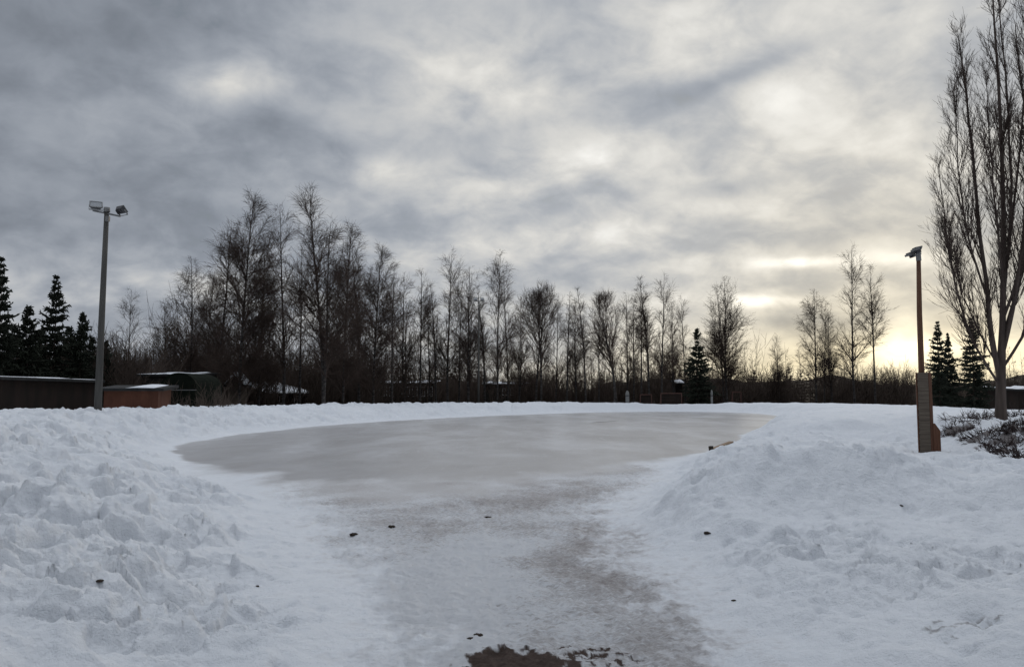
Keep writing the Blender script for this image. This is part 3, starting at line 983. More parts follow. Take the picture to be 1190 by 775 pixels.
def far_wood():
    rng = np.random.default_rng(9)
    protos = [spruce_arrays(200 + k, 8, 2.2, 11, 7, 5, r_tw=0.14)[1] for k in range(4)]
    bprot = []
    for k in range(3):
        t_, c_ = tree_birch(300 + k, 11, 0.15, 0.2, 22, 5, 4, -0.3, tw=0.02)
        for me in (t_, c_):
            nv = np.zeros(len(me.vertices) * 3, np.float32)
            me.vertices.foreach_get('co', nv)
            nq = np.zeros(len(me.loops), np.int32)
            me.loops.foreach_get('vertex_index', nq)
            bprot.append((nv.reshape(-1, 3).astype(float), nq.reshape(-1, 4)))
            bpy.data.meshes.remove(me)
    bprot = [join([bprot[2 * k], bprot[2 * k + 1]]) for k in range(3)]
    parts = []
    for i in range(330):
        px, Y = rng.uniform(-130, 1320), rng.uniform(150, 215)
        top = rng.uniform(429, 446) if px > 560 else rng.uniform(418, 440)
        x, _, zt = at(px, top, Y)
        v, q = protos[i % 4] if i % 4 == 0 else bprot[i % 3]
        s = zt / (8 if i % 4 == 0 else 10.4)
        parts.append((v * np.array([1.5 * s, 1.5 * s, s]) + np.array([x, Y, 0]), q))
    for i in range(70):
        px, Y = rng.uniform(100, 1250), rng.uniform(150, 200)
        top = rng.uniform(396, 428)
        x, _, zt = at(px, top, Y)
        v, q = bprot[i % 3]
        s = zt / 11
        parts.append((v * s + np.array([x, Y, 0]), q))
    v, q = join(parts)
    tag(obj('distant_forest', mesh_np('distant_forest', v, q, M['thicket'])), 'dark far-off wood closing the view behind the trees', None, None, 'stuff')


far_wood()


# ------------------------------------------------------------------ floodlight poles
def floodlight(parent, loc, rz, rx, size=(0.45, 0.14, 0.31)):
    """rectangular floodlight: housing (> cooling fins), glass and bracket; it looks along its local -Y"""
    from mathutils import Euler
    w, d, h = size
    b = MB()
    # tapered housing
    n = [(-w / 2, -d / 2, -h / 2), (w / 2, -d / 2, -h / 2), (w / 2, -d / 2, h / 2), (-w / 2, -d / 2, h / 2),
         (-w * .36, d / 2, -h * .34), (w * .36, d / 2, -h * .34), (w * .36, d / 2, h * .34), (-w * .36, d / 2, h * .34)]
    b.v = list(n)
    b.f = [(0, 1, 2, 3), (7, 6, 5, 4), (0, 4, 5, 1), (1, 5, 6, 2), (2, 6, 7, 3), (3, 7, 4, 0)]
    for k in range(5):
        b.box(((k - 2) * w * 0.13, d / 2 + 0.028, 0), (0.012, 0.07, h * 0.6))
    ho = b.build('lamp_housing', M['lamp_case'], parent)
    ho.location = loc
    ho.rotation_euler = (rx, 0, rz)
    g = MB().box((0, -d / 2 - 0.006, 0), (w * 0.9, 0.012, h * 0.86))
    g.build('lamp_glass', M['lamp_glass'], ho)
    f = MB()
    for s in (-1, 1):
        f.box((s * (w / 2 - .01), -d / 2 - 0.01, 0), (0.03, 0.03, h))
        f.box((0, -d / 2 - 0.01, s * (h / 2 - .01)), (w - 0.06, 0.03, 0.03))
    f.build('lamp_rim', M['steel'], ho)
    k = MB()
    for s in (-1, 1):
        k.box((s * (w / 2 + 0.014), 0.0, -h * 0.32), (0.012, 0.05, h * 0.72))
    k.box((0, 0.0, -h * 0.70), (w + 0.04, 0.05, 0.012))
    k.build('bracket', M['steel'], ho)
    return ho


def grey_pole():
    Y = 31.0
    x, _, zt = at(115, 246, Y)
    xb, _, _ = at(113.5, 482, Y)
    z0 = height(xb, Y)
    root = empty('floodlight_pole', (xb, Y, z0 - 0.3))
    Hh = zt - z0 + 0.3
    tilt = x - xb
    MB().tube([(0, 0, 0), (0.01, 0, Hh * 0.5), (0.04, 0, Hh)], [0.145, 0.115, 0.088], 14).build('pole', M['concrete_pole'], root, True)
    MB().tube([(0.04, 0, Hh - 0.02), (0.04, 0, Hh + 0.16)], [0.125, 0.115], 14).build('pole_cap', M['steel'], root, True)
    MB().box((0.05, -0.02, Hh - 0.08), (1.1, 0.07, 0.06), ry=R(12)).build('crossarm', M['steel'], root)
    MB().box((0.16, -0.14, Hh - 0.32), (0.13, 0.12, 0.2)).build('junction_box', M['steel'], root)
    floodlight(root, (-0.36, -0.06, Hh + 0.21), R(28), R(-34))
    floodlight(root, (0.62, -0.06, Hh + 0.03), R(148), R(-40))
    tag(root, 'tall grey floodlight pole with two tilted lamps on a crossarm behind the snow bank', 'floodlight')


def brown_pole():
    Y = 20.0
    xb, _, _ = at(1073.5, 500, Y)
    x, _, zt = at(1066, 294, Y)
    z0 = height(xb, Y) - 0.06
    root = empty('floodlight_pole', (xb, Y, z0))
    Hh = zt - z0
    dx = x - xb
    MB().tube([(0.02, 0, -0.2), (0.0, 0, Hh * 0.35), (dx * 0.55, 0, Hh * 0.7), (dx + 0.03, 0, Hh)], [0.085, 0.072, 0.062, 0.05], 12).build('pole', M['wood_pole'], root, True)
    MB().tube([(dx + .03, 0, Hh - .2), (dx + .02, 0, Hh + .03)], [0.062, 0.06], 12).build('pole_cap', M['steel'], root, True)
    MB().box((dx - 0.03, 0, Hh - 0.05), (0.06, 0.4, 0.04)).build('crossarm', M['steel'], root)
    floodlight(root, (dx - 0.05, -0.12, Hh + 0.07), R(-96), R(-78), (0.22, 0.06, 0.17))
    floodlight(root, (dx - 0.07, 0.16, Hh + 0.0), R(-84), R(-70), (0.20, 0.06, 0.15))
    # board casing round the foot of the pole: weathered boards on one face, brown boards on the next
    zc = at(1070, 433, Y)[2] - z0
    ang = R(24)
    ca, sa = math.cos(ang), math.sin(ang)

    def face(mat, nm, p0, p1, top0, top1, boards, horizontal=False):
        m = MB()
        L_ = math.hypot(p1[0] - p0[0], p1[1] - p0[1])
        a = math.atan2(p1[1] - p0[1], p1[0] - p0[0])
        if horizontal:
            k = int((top0 + 0.3) / 0.145)
            hh = (top0 + 0.3) / k
            for i in range(k):
                m.box(((p0[0] + p1[0]) / 2, (p0[1] + p1[1]) / 2, -0.3 + hh * (i + 0.5)), (L_, 0.028 + 0.004 * random.random(), hh - 0.004), rz=a + random.uniform(-.012, .012))
        else:
            for i in range(boards):
                t = (i + 0.5) / boards
                tp = top0 + (top1 - top0) * t + random.uniform(-0.015, 0.015)
                m.box((p0[0] + (p1[0] - p0[0]) * t, p0[1] + (p1[1] - p0[1]) * t, (tp - 0.3) / 2), (L_ / boards - 0.008, 0.028, tp + 0.3), rz=a)
        m.build(nm, mat, root, bevel=0.003)
    c = [(-0.155, -0.10), (0.06, -0.20), (0.17, 0.06), (-0.06, 0.16)]
    face(M['plank_side'], 'board_casing', c[0], c[1], zc, zc, 1, True)
    face(M['plank_brown'], 'board_casing', c[1], (0.172, -0.12), zc + 0.0, zc - 0.01, 2)
    face(M['plank_brown'], 'board_casing', (0.172, -0.12), (0.2, 0.08), zc - 0.02, zc - 0.02, 2)
    face(M['plank_side'], 'board_casing', (0.2, 0.09), c[3], zc, zc, 1, True)
    face(M['plank_brown'], 'board_casing', c[3], (-0.17, -0.08), zc, zc, 2)
    # low side box with a sloping top
    zs = at(1080, 493, Y)[2] - z0
    m = MB()
    m.prism([(0.15, -0.3), (0.325, -0.3), (0.325, zs - 0.15), (0.20, zs + 0.03), (0.15, zs + 0.03)], 0, 2, -0.165, 0.13, 1)
    m.build('side_box', M['plank_brown'], root, bevel=0.003)
    tag(root, 'thin brown floodlight pole with small lamps, its foot boxed in weathered boards', 'floodlight')


grey_pole()
brown_pole()


def thin_lamp_post():
    Y = 90.0
    x, _, zt = at(556.5, 350, Y)
    z0 = height(x, Y)
    root = empty('lamp_post', (x, Y, z0 - 0.2))
    Hh = zt - z0 + 0.2
    MB().tube([(0, 0, 0), (0, 0, 3.0), (0, 0, Hh)], [0.13, 0.115, 0.07], 10).build('pole', M['concrete_pole'], root, True)
    MB().box((0, 0, Hh), (0.9, 0.07, 0.07)).build('crossarm', M['steel'], root)
    for s in (-1, 1):
        floodlight(root, (s * 0.36, -0.08, Hh + 0.2), R(10 * s), R(-35), (0.42, 0.14, 0.3))
    tag(root, 'thin grey lamp post rising among the bare trees beyond the ice', 'lamp post')


thin_lamp_post()


# ------------------------------------------------------------------ sheds and houses beyond the bank
def building(name, px0, px1, Y0, Y1, eave_py, roof_py, depth, wall, label, cat, windows=(), snow=0.12, door=None, mono=0.0, rows=1, gable=False, win_h=1.0, win_w=0.8, win_z=None, posts=False):
    """a low building whose front runs from px0 at distance Y0 to px1 at distance Y1"""
    ax, ay, ze = at(px0, eave_py, Y0)
    bx, by, _ = at(px1, eave_py, Y1)
    zr = at((px0 + px1) / 2, roof_py, (Y0 + Y1) / 2)[2]
    Ln = math.hypot(bx - ax, by - ay)
    rz = math.atan2(by - ay, bx - ax)
    z0 = height((ax + bx) / 2, (ay + by) / 2) - 0.15
    root = empty(name, (ax, ay, z0), rz)
    ze -= z0
    zr -= z0
    # front wall in local coordinates: y = 0, body towards +y
    if gable:
        w = MB().prism([(0, 0), (Ln, 0), (Ln, ze), (Ln / 2, zr), (0, ze)], 0, 2, 0, depth, 1)
        wo = w.build('wall', wall, root)
        r = MB()
        th = 0.14
        for s in (0, 1):
            a, b_ = (-0.35, ze - 0.12 * (zr - ze)), (Ln / 2, zr + 0.02)
            if s:
                a, b_ = (Ln + 0.35, ze - 0.12 * (zr - ze)), (Ln / 2, zr + 0.02)
            r.prism([a, b_, (b_[0], b_[1] + th), (a[0], a[1] + th)], 0, 2, -0.4, depth + 0.4, 1)
        ro = r.build('roof', M['felt'], root)
        sn = MB()
        for s in (0, 1):
            a, b_ = (-0.3, ze - 0.12 * (zr - ze) + th + 0.004), (Ln / 2 - 0.002, zr + 0.03 + th)
            if s:
                a, b_ = (Ln + 0.3, a[1]), (Ln / 2 + 0.002, b_[1])
            sn.prism([a, b_, (b_[0], b_[1] + snow), (a[0], a[1] + snow * 0.8)], 0, 2, -0.33, depth + 0.33, 1)
        sn.build('roof_snow', M['snowcap'], ro, bevel=0.02)
    else:
        wo = MB().prism([(0, 0), (depth, 0), (depth, ze + (zr - ze) * 0.6), (0, ze)], 1, 2, 0, Ln, 0).build('wall', wall, root)
        th = 0.16
        slope = (zr - ze) * 0.6 / depth
        o = 0.35
        r = MB().prism([(-o, ze - o * slope + .004), (depth + o, ze + (depth + o) * slope + .004), (depth + o, ze + (depth + o) * slope + th), (-o, ze - o * slope + th)], 1, 2, -o, Ln + o, 0)
        ro = r.build('roof', M['felt'], root)
        # uneven snow that has slid and melted in places
        rng = np.random.default_rng(int(px0 * 3 + 5000))
        nx = max(6, int(Ln * 3))
        xs = np.linspace(-o + .06, Ln + o - .06, nx)
        ys = np.linspace(-o + .05, depth + o - .05, 10)
        X, Yg = np.meshgrid(xs, ys, indexing='ij')
        n = fbm(X * 0.9 + px0, Yg * 0.03, 4, 7, 0.6)
        t = snow * np.clip(-0.75 + 3.0 * n + snow * 6.0, 0, 1.2) * sstep(0, 0.3, X + o) * sstep(0, 0.3, Ln + o - X) * (0.35 + 0.65 * sstep(0, 0.35, Yg + o))
        base = ze + Yg * slope + th
        v = np.stack([X, Yg, base + np.maximum(t, 0.0) + 0.004], -1).reshape(-1, 3)
        v2 = np.stack([X, Yg, base + 0.002], -1).reshape(-1, 3)
        i, j = np.meshgrid(np.arange(nx - 1), np.arange(9), indexing='ij')
        q = np.stack([i * 10 + j, (i + 1) * 10 + j, (i + 1) * 10 + j + 1, i * 10 + j + 1], -1).reshape(-1, 4)
        keep = np.maximum(t, 0).reshape(-1)[q].max(1) > 0.005
        border = []
        K = nx * 10
        for i_ in range(nx - 1):
            border.append((i_ * 10, K + i_ * 10, K + (i_ + 1) * 10, (i_ + 1) * 10))
        qq = np.vstack([q[keep], q[keep][:, ::-1] + K, np.array(border)])
        obj('roof_snow', mesh_np('roof_snow', np.vstack([v, v2]), qq, M['snowcap'], True), ro)
    for (wx, ww, wz, wh) in windows:
        cx = wx * Ln
        f = MB()
        fr = 0.07
        for s in (-1, 1):
            f.box((cx + s * (ww / 2 - fr / 2), -0.02, wz), (fr, 0.08, wh))
            f.box((cx, -0.022, wz + s * (wh / 2 - fr / 2)), (ww - 2 * fr, 0.08, fr))
        f.box((cx, -0.018, wz), (0.05, 0.07, wh - 2 * fr))
        fo = f.build('window', M['white_paint'], root)
        MB().box((cx, -0.008, wz), (ww - 2 * fr, 0.012, wh - 2 * fr)).build('pane', M['glass'], fo)
    if door:
        dx, dw, dh = door
        d = MB().box((dx * Ln, -0.022, dh / 2 + 0.15), (dw, 0.05, dh)).build('door', M['shed_dark'], root)
        MB().box((dx * Ln + dw * .35, -0.07, 1.1), (0.03, 0.06, 0.12)).build('handle', M['steel'], d)
    tag(root, label, cat)
    return root, ze


building('shed', -70, 112, 37, 50, 439, 437, 5, M['shed_dark'], 'long dark brown shed with patchy snow along its roof behind the bank', 'shed', snow=0.05)
red, rze = building('shed', 121, 184, 44, 44.5, 454, 448, 3.0, M['shed_red'], 'low red-brown board shed with dark flat roof beside the grey pole', 'shed', snow=0.06)
m = MB()
for k in range(17):
    m.box((0.09 + k * 0.178, -0.012, rze / 2), (0.03, 0.022, rze - 0.1))
m.build('cover_strip', M['shed_red'], red)
# tarpaulin carport
def carport():
    Y = 50.0
    x0, x1 = at(186, 450, Y)[0], at(228, 450, Y)[0]
    z0 = height((x0 + x1) / 2, Y) - 0.1
    zt = at(207, 433, Y)[2] - z0
    w = x1 - x0
    root = empty('carport', (x0, Y, z0))
    arc = [(w / 2 - w / 2 * math.cos(a) , zt * 0.62 + zt * 0.38 * math.sin(a)) for a in np.linspace(0, math.pi, 13)]
    poly = [(0, 0)] + arc + [(w, 0)]
    MB().prism(poly, 0, 2, 0, 4.5, 1).build('tarpaulin', M['tarp'], root)
    MB().box((w / 2, -0.03, zt * 0.55), (w + 0.06, 0.04, 0.05)).build('front_rail', M['steel'], root)
    tag(root, 'dark arched tarpaulin carport next to the low red-brown shed', 'carport')


carport()
building('garage', 165, 226, 66, 66, 437, 431, 5, M['dark_wall'], 'dark garage roofed with snow seen over the tarpaulin carport', 'garage', snow=0.11)
building('playhouse', 266, 281, 76, 76, 448, 438, 1.6, M['plank_grey'], 'small grey playhouse with snowy roof at the foot of the dense birch', 'hut', snow=0.3, gable=True)
building('cottage', 314, 358, 92, 97, 458, 440, 6, M['shed_dark'], 'dark cottage with snowy sloping roof seen below the tallest birch', 'house', snow=0.3, windows=((0.3, 0.9, 1.4, 0.9), (0.7, 0.9, 1.4, 0.9)))
building('terrace_house', 424, 505, 122, 122, 446, 440, 8, M['dark_wall'], 'long dark low house with a row of white-framed windows beyond the trees', 'house', snow=0.1,
         windows=tuple(((k + 0.6) / 9.2, 0.8, 2.5, 1.5) for k in range(9)))
building('terrace_house', 562, 618, 126, 126, 447, 441, 8, M['dark_wall'], 'dark low house with four pale windows behind the round-crowned tree', 'house', snow=0.08,
         windows=((0.45, 0.9, 2.5, 1.1), (0.56, 0.9, 2.5, 1.1), (0.75, 0.8, 2.2, 0.8), (0.88, 0.8, 2.2, 0.8)))
building('hut', 785, 793, 104, 104, 446, 441.5, 1.6, M['shed_dark'], 'tiny hut with white snow on its roof just beside the lone spruce', 'hut', snow=0.11)
building('house', 1183, 1245, 72, 72, 454, 449, 5, M['shed_dark'], 'low brown house with snowy roof half hidden behind the poplar trunk', 'house', snow=0.12, windows=((0.4, 0.9, 1.5, 0.9),))


# ------------------------------------------------------------------ small things behind the far bank
def bollard(px, top, w, Y, label):
    x, _, zt = at(px, top, Y)
    z0 = height(x, Y) - 0.1
    h = zt - z0
    root = empty('marker_post', (x, Y, z0))
    MB().tube([(0, 0, 0), (0, 0, h * 0.8), (0, 0, h * 0.93), (0, 0, h)], [w / 2, w / 2, w * 0.4, w * 0.15], 12).build('post', M['post_paint'], root, True)
    MB().tube([(0, 0, h * 0.62), (0, 0, h * 0.7)], [w / 2 + .006, w / 2 + .006], 12).build('band', M['lamp_case'], root, True)
    tag(root, label, 'post')


bollard(729, 454, 0.42, 91, 'stout pale post behind the far snow bank below the spreading tree')
bollard(827, 453, 0.24, 91, 'slender pale post behind the far snow bank, just past the lone spruce')


def goal_frame(px0, px1, top, Y, label, dep=0.8, solid=True):
    x0, x1, zt = at(px0, top, Y)[0], at(px1, top, Y)[0], at(px0, top, Y)[2]
    z0 = height((x0 + x1) / 2, Y) - 0.05
    w, h = x1 - x0, zt - z0
    root = empty('wooden_frame', (x0, Y, z0))
    MB().box((w / 2, 0, h - 0.05), (w + 0.1, 0.1, 0.1)).build('top_rail', M['frame_red'], root, bevel=0.008)
    for s in (0, 1):
        MB().box((s * w, 0, (h - 0.1) / 2), (0.09, 0.09, h - 0.1)).build('leg', M['frame_red'], root, bevel=0.006)
        a = math.atan2(dep, h - 0.1)
        MB().box((s * w, dep / 2 + .05, (h - 0.15) / 2), (0.06, 0.06, math.hypot(dep, h - 0.2)), rx=a).build('brace', M['frame_red'], root)
    if solid:
        m = MB()
        k = 4
        for i in range(k):
            m.box((w / 2, 0.06, (i + 0.5) * (h - 0.12) / k), (w - 0.1, 0.022, (h - 0.12) / k - 0.02))
        m.build('board_panel', M['shed_dark'], root)
    tag(root, label, 'frame')


goal_frame(768, 792, 456.5, 92, 'red-brown wooden frame filled with boards beyond the far bank')
goal_frame(744, 757, 458, 95, 'small dull brown wooden frame between the pale post and the boarded frame', 0.5)
goal_frame(851, 861, 455, 95, 'open narrow red-brown frame beyond the bank near the slender pale post', 0.9, False)


# low reddish hedges along the far bank
def hedge(px0, px1, Y, top, label, seed):
    rng = np.random.default_rng(seed)
    x0, x1, zt = at(px0, top, Y)[0], at(px1, top, Y)[0], at(px0, top, Y)[2]
    parts = []
    for x in np.arange(x0, x1, 0.6):
        parts.append(bush_arrays(rng, x, Y + rng.uniform(-.3, .3), 0.0, zt * rng.uniform(0.85, 1.1), 1.1, 16, 0.02))
    v, q = join(parts)
    o = obj('hedge', mesh_np('hedge', v, q, M['twig_red']))
    tag(o, label, 'hedge', 'low clipped hedges beyond the far bank')


hedge(250, 352, 88, 461, 'low reddish hedge in front of the dark cottage', 21)
hedge(420, 512, 100, 462, 'low reddish hedge in front of the house with the window row', 22)


# ------------------------------------------------------------------ small things on the snow and ice
def clod(px, py, w, label, name='soil_clod', cat='clod', mat='clod', z=None, grp=None, flat=0.38, seed=0):
    gx, gy, _ = hit(px, py)
    rng = np.random.default_rng(seed + int(px))
    import bmesh
    bm = bmesh.new()
    bmesh.ops.create_icosphere(bm, subdivisions=3, radius=1)
    off = rng.uniform(0, 50, 2)
    for v in bm.verts:
        c = v.co
        n = float(fbm(np.array([c.x * 1.6 + off[0] + c.z]), np.array([c.y * 1.6 + off[1] - c.z]), 4, 3)[0])
        k = 1 + 0.5 * n
        v.co = (c.x * k * w / 2, c.y * k * w * 0.35, c.z * k * w * flat / 2)
    me = bpy.data.meshes.new(name)
    bm.to_mesh(me)
    bm.free()
    me.materials.append(M[mat])
    o = obj(name, me)
    o.location = (gx, gy, height(gx, gy) + w * flat * 0.04)
    o.rotation_euler = (0, 0, rng.uniform(-0.5, 0.5))
    tag(o, label, cat, grp)


G = 'dark clods lying on ice and snow'
clod(411, 622, 0.10, 'dark clod on the icy path, nearest to the shovelled lumpy bank', grp=G)
clod(455, 613, 0.09, 'dark clod on the icy path, middle of the three in a loose line', grp=G)
clod(567, 601, 0.11, 'flat dull brown clod on the icy path, farthest out of the three', grp=G, flat=0.2)
clod(299, 682, 0.035, 'tiny reddish clod on the white slope beside the icy path', grp=G)
clod(116, 676, 0.05, 'small dark clod lodged among big snow lumps in the shovelled bank', grp=G)
clod(822, 620, 0.08, 'dark clod on the foot of the rounded snow mound', grp=G)
clod(1047, 588, 0.0 + 0.05, 'very small dark clod high on the trampled snow mound', grp=G)
clod(556, 738, 0.06, 'small black clod at the upper tip of the bare soil patch', grp=G)
clod(547, 742, 0.045, 'tiny black clod touching the edge of the bare soil patch', grp=G)
clod(853, 698, 0.04, 'small dark clod on smooth trodden snow below the mound', grp=G)


def plank():
    a, b = at(828, 527, 21.5), at(850, 517.5, 22.4)
    p0 = (a[0], a[1], max(a[2], height(a[0], a[1]) + 0.12))
    p1 = (b[0], b[1], max(b[2], height(b[0], b[1]) + 0.12))
    Ln = math.dist(p0, p1)
    rz = math.atan2(p1[1] - p0[1], p1[0] - p0[0])
    ry = -math.asin((p1[2] - p0[2]) / Ln)
    o = MB().box((Ln / 2, 0, 0), (Ln, 0.13, 0.04)).build('plank', M['plank_end'], None, bevel=0.005)
    o.location = p0
    o.rotation_euler = (0, ry, rz)
    tag(o, 'light sawn plank half sunk in snow at the edge of the ice', 'plank')
    q = at(826, 531, 21.3)
    zg = height(q[0], q[1])
    b = MB()
    b.box((0.01, 0, 0.12), (0.11, 0.08, 0.08), rz=0.4, jit=0.012)
    b.box((-0.01, -0.02, 0.03), (0.06, 0.06, 0.13), rz=0.2, jit=0.012)
    k = b.build('wood_block', M['clod'], None, bevel=0.008)
    k.location = (q[0], q[1], zg + 0.04)
    tag(k, 'small black block at the end of the light plank by the ice', 'block')


plank()


# heather and dead bushes round the poplar
def low_shrub(px, py, w, h, label, seed, n=90):
    rng = np.random.default_rng(seed)
    gx, gy, z = hit(px, py)
    az = rng.uniform(0, 2 * math.pi, n)
    rr = w * 0.45 * np.sqrt(rng.uniform(0, 1, n))
    ox, oy = rr * np.cos(az), rr * np.sin(az) * 0.8
    hz = terrain(gx + ox, gy + oy)[0] - z
    pos = np.stack([ox, oy, hz - 0.03], 1)
    d = np.stack([np.cos(az) * 0.7 + rng.normal(0, .5, n), np.sin(az) * 0.5 + rng.normal(0, .4, n), rng.uniform(0.25, 1.1, n)], 1)
    ln = h * rng.uniform(0.5, 1.25, n)
    p = walk(pos, d, ln, 6, -0.35, 0.15, rng)
    r = taper(np.full(n, 0.011), 6, 0.4)
    parts = [tubes(p, r, 4)]
    pos, d, par, t, pr = sprout(p, r, np.full(n, 5), 0.25, 1.0, 0.6, rng, 0.25)
    p2 = walk(pos, d, rng.uniform(0.06, 0.2, len(t)), 4, 0.1, 0.15, rng)
    parts.append(tubes(p2, taper(np.full(len(t), 0.006), 4, 0.5), 3))
    v, q = join(parts)
    o = obj('low_shrub', mesh_np('low_shrub', v, q, M['deadplant']))
    o.location = (gx, gy, z)
    tag(o, label, 'shrub', 'dead low shrubs poking through snow by the poplar')


for k, (px, py, w, h, lb) in enumerate(SHRUBS):
    low_shrub(px, py, w * 0.95, h * (0.5 if h < 0.4 else 0.62), lb, 400 + k, 90 if h < 0.4 else 50)


# ------------------------------------------------------------------ sky and light
SUN_AZ, SUN_EL = math.atan((1046 - CX) / F), R(3.6)


def build_world():
    w = bpy.data.worlds.new('World')
    sc.world = w
    w.use_nodes = True
    nt = w.node_tree
    nt.nodes.clear()
    out = N(nt, 'ShaderNodeOutputWorld')
    bg = N(nt, 'ShaderNodeBackground', i_Strength=1.32)
    L(nt, bg.outputs[0], out.inputs[0])
    tc = N(nt, 'ShaderNodeTexCoord')
    nrm = N(nt, 'ShaderNodeVectorMath', operation='NORMALIZE')
    L(nt, tc.outputs['Generated'], nrm.inputs[0])
    D = nrm.outputs[0]
    sep = N(nt, 'ShaderNodeSeparateXYZ')
    L(nt, D, sep.inputs[0])
    X, Y, Z = sep.outputs

    def m(op, a, b=None, c=None, clamp=False):
        n = N(nt, 'ShaderNodeMath', operation=op, use_clamp=clamp)
        for i, v in enumerate((a, b, c)):
            if v is None:
                continue
            if hasattr(v, 'is_output'):
                L(nt, v, n.inputs[i])
            else:
                n.inputs[i].default_value = v
        return n.outputs[0]

    def smap(v, a, b, o0=0.0, o1=1.0):
        n = N(nt, 'ShaderNodeMapRange', interpolation_type='SMOOTHSTEP')
        L(nt, v, n.inputs[0])
        for i, q in enumerate((a, b, o0, o1)):
            n.inputs[i + 1].default_value = q
        return n.outputs[0]
    az = m('ARCTAN2', X, Y)
    el = m('ARCSINE', Z)
    elp = m('MAXIMUM', el, 0.0)
    # cloud-layer coordinates
    den = m('ADD', m('MAXIMUM', Z, 0.0), 0.46)
    comb = N(nt, 'ShaderNodeCombineXYZ')
    L(nt, m('DIVIDE', X, den), comb.inputs[0])
    L(nt, m('DIVIDE', Y, den), comb.inputs[1])
    U = comb.outputs[0]
    c1 = noise(nt, mp(nt, U, (0.9, 1.1, 1), (0, 0, R(20))), 2.8, 4, 0.5, 0.3)
    c2 = noise(nt, mp(nt, U, (0.9, 1.05, 1), (0, 0, R(15))), 6.4, 5, 0.52, 0.4)
    c3 = noise(nt, mp(nt, U, (1, 1.0, 1), (0, 0, R(-30))), 16.0, 6, 0.58, 0.3)
    cl = m('ADD', m('MULTIPLY', c1, 0.42), m('ADD', m('MULTIPLY', c2, 0.38), m('MULTIPLY', c3, 0.20)))
    tex = smap(cl, 0.36, 0.66)
    # blurred sun behind the layer
    dot = N(nt, 'ShaderNodeVectorMath', operation='DOT_PRODUCT')
    L(nt, D, dot.inputs[0])
    dot.inputs[1].default_value = (math.sin(SUN_AZ) * math.cos(SUN_EL), math.cos(SUN_AZ) * math.cos(SUN_EL), math.sin(SUN_EL))
    angle = m('ARCCOSINE', m('MINIMUM', dot.outputs['Value'], 1.0))

    def gauss(v, s):
        return m('EXPONENT', m('MULTIPLY', m('POWER', m('DIVIDE', v, s), 2.0), -1.0))

    def blob(px, py, sx, sy, rot, amp):
        a, b, c = ray(px, py)
        a0, e0 = math.atan2(a, b), math.atan2(c, math.hypot(a, b))
        da, de = m('SUBTRACT', az, a0), m('SUBTRACT', el, e0)
        cr, sr = math.cos(R(rot)), math.sin(R(rot))
        u = m('DIVIDE', m('ADD', m('MULTIPLY', da, cr), m('MULTIPLY', de, sr)), sx / F)
        v = m('DIVIDE', m('SUBTRACT', m('MULTIPLY', de, cr), m('MULTIPLY', da, sr)), sy / F)
        return m('MULTIPLY', m('EXPONENT', m('MULTIPLY', m('ADD', m('MULTIPLY', u, u), m('MULTIPLY', v, v)), -1.0)), amp)
    base = m('ADD', 0.185, m('MULTIPLY', gauss(angle, R(38)), 0.28))
    lum = m('MULTIPLY', base, m('ADD', 0.79, m('MULTIPLY', tex, 0.64)))
    # openings and thick banks of this sky
    for bb in BLOBS:
        k = blob(*bb)
        lum = m('ADD', lum, m('MULTIPLY', k, m('ADD', 0.45, m('MULTIPLY', tex, 0.9))))
    lum = m('MAXIMUM', lum, 0.06)
    # the sky overhead and behind, outside the picture
    over = smap(el, R(30), R(52))
    lum = m('ADD', m('MULTIPLY', lum, m('SUBTRACT', 1.0, over)), m('MULTIPLY', over, m('MULTIPLY', m('MAXIMUM', m('ADD', 0.71, m('MULTIPLY', Y, 0.62)), 0.17), m('ADD', 0.85, m('MULTIPLY', tex, 0.4)))))
    # colour: cool grey, warm towards the sun and low
    warmf = m('ADD', m('MULTIPLY', gauss(angle, R(12)), 0.42), m('MULTIPLY', m('MULTIPLY', gauss(elp, R(4.6)), gauss(angle, R(30))), 0.9), clamp=True)
    cool = mixc(nt, smap(lum, 0.16, 0.56), (0.885, 0.985, 1.15), (1.015, 1.0, 0.955))
    warm = (1.16, 1.0, 0.68)
    cool = mixc(nt, over, cool, (0.94, 0.99, 1.075))
    tint = mixc(nt, warmf, cool, warm)
    lowglow = m('MULTIPLY', m('MULTIPLY', gauss(elp, R(3.8)), gauss(angle, R(24))), m('ADD', 0.0, m('MULTIPLY', c2, 0.42)))
    disk = m('MULTIPLY', gauss(angle, R(2.0)), 0.3)
    lum = m('ADD', lum, m('ADD', lowglow, disk))
    vm = N(nt, 'ShaderNodeVectorMath', operation='SCALE')
    L(nt, tint, vm.inputs[0])
    L(nt, lum, vm.inputs['Scale'])
    clouds = vm.outputs[0]
    # clear sky in the thin places
    sky = N(nt, 'ShaderNodeTexSky', sky_type='NISHITA', sun_disc=False)
    sky.sun_elevation = SUN_EL
    sky.sun_rotation = SUN_AZ
    sky.altitude = 100
    sky.air_density = 1.0
    sky.dust_density = 0.6
    vs = N(nt, 'ShaderNodeVectorMath', operation='SCALE')
    L(nt, sky.outputs[0], vs.inputs[0])
    vs.inputs['Scale'].default_value = 0.10
    gap = m('MULTIPLY', smap(cl, 0.43, 0.36), smap(el, R(8), R(16)))
    gap = m('MULTIPLY', m('MULTIPLY', gap, 0.55), m('SUBTRACT', 1.0, gauss(angle, R(26))))
    L(nt, mixc(nt, gap, clouds, vs.outputs[0]), bg.inputs[0])


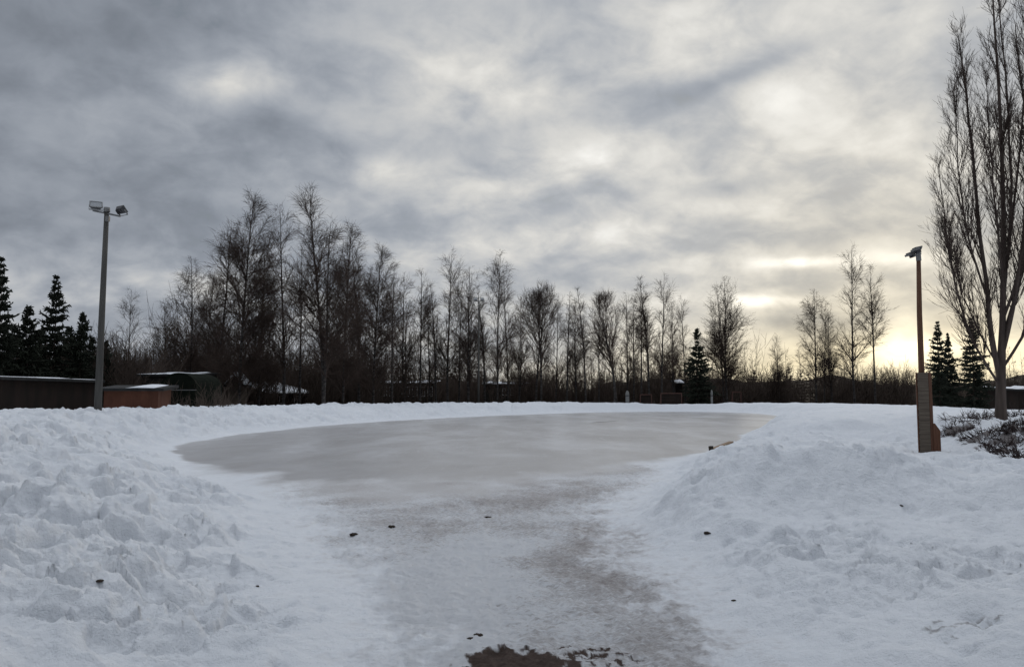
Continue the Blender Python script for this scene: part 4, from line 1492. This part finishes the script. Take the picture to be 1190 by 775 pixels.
BLOBS = [
    # px, py, half-widths, tilt, strength
    (255, 95, 52, 24, 12, 0.16), (322, 140, 55, 20, -8, -0.10), (60, 40, 110, 60, 0, -0.05), (140, 130, 120, 24, -20, 0.03), (120, 230, 200, 40, -3, -0.03),
    (500, 75, 90, 40, 12, 0.08), (440, 198, 42, 15, 0, 0.12), (560, 160, 60, 14, 12, -0.06), (620, 205, 130, 30, 10, 0.10), (690, 185, 36, 14, 15, 0.12),
    (600, 285, 150, 22, 5, 0.13), (800, 40, 120, 45, 8, 0.10), (905, 112, 85, 26, 14, 0.07), (860, 86, 110, 12, 15, -0.17), (730, 108, 50, 12, 10, -0.08), (845, 218, 60, 11, 4, -0.13),
    (1010, 40, 120, 60, 10, 0.04), (1040, 170, 120, 60, 0, 0.04), (590, 100, 90, 40, 5, 0.10), (300, 105, 70, 30, 5, 0.06), (760, 270, 80, 20, 6, 0.06),
    (890, 350, 62, 8, 2, 0.40), (905, 338, 26, 5, 6, 0.15), (930, 305, 40, 6, 0, 0.50), (1050, 302, 60, 9, 0, 0.30), (840, 300, 60, 16, 5, 0.08), (920, 374, 80, 7, 0, -0.12), (960, 272, 90, 13, 3, -0.10),
    (780, 355, 60, 12, 0, 0.08), (1046, 407, 55, 12, 0, 0.6), (200, 345, 240, 42, 0, 0.14), (60, 390, 120, 30, 0, 0.05), (560, 90, 110, 30, 5, 0.06),
]
build_world()

sun = bpy.data.lights.new('sun', 'SUN')
sun.energy = 0.6
sun.angle = R(14)
sun.color = (1.0, 0.86, 0.66)
so = link(bpy.data.objects.new('sun', sun))
from mathutils import Vector
so.rotation_euler = Vector((-math.sin(SUN_AZ) * math.cos(SUN_EL), -math.cos(SUN_AZ) * math.cos(SUN_EL), -math.sin(SUN_EL))).to_track_quat('-Z', 'Y').to_euler()

cam = bpy.data.cameras.new('camera')
cam.sensor_width = 36
cam.sensor_fit = 'HORIZONTAL'
cam.lens = 36 * F / 1190
cam.clip_start = 0.05
cam.clip_end = 12000
co = link(bpy.data.objects.new('camera', cam))
co.location = (0, 0, CAMZ)
co.rotation_euler = (R(90) + TH, 0, 0)
sc.camera = co

sc.view_settings.view_transform = 'Standard'
sc.view_settings.look = 'None'
sc.view_settings.exposure = 0.0
sc.view_settings.gamma = 1.0
sc.view_settings.use_curve_mapping = False
sc.cycles.use_denoising = True
sc.cycles.denoiser = 'OPENIMAGEDENOISE'
sc.cycles.max_bounces = 6
sc.cycles.diffuse_bounces = 3
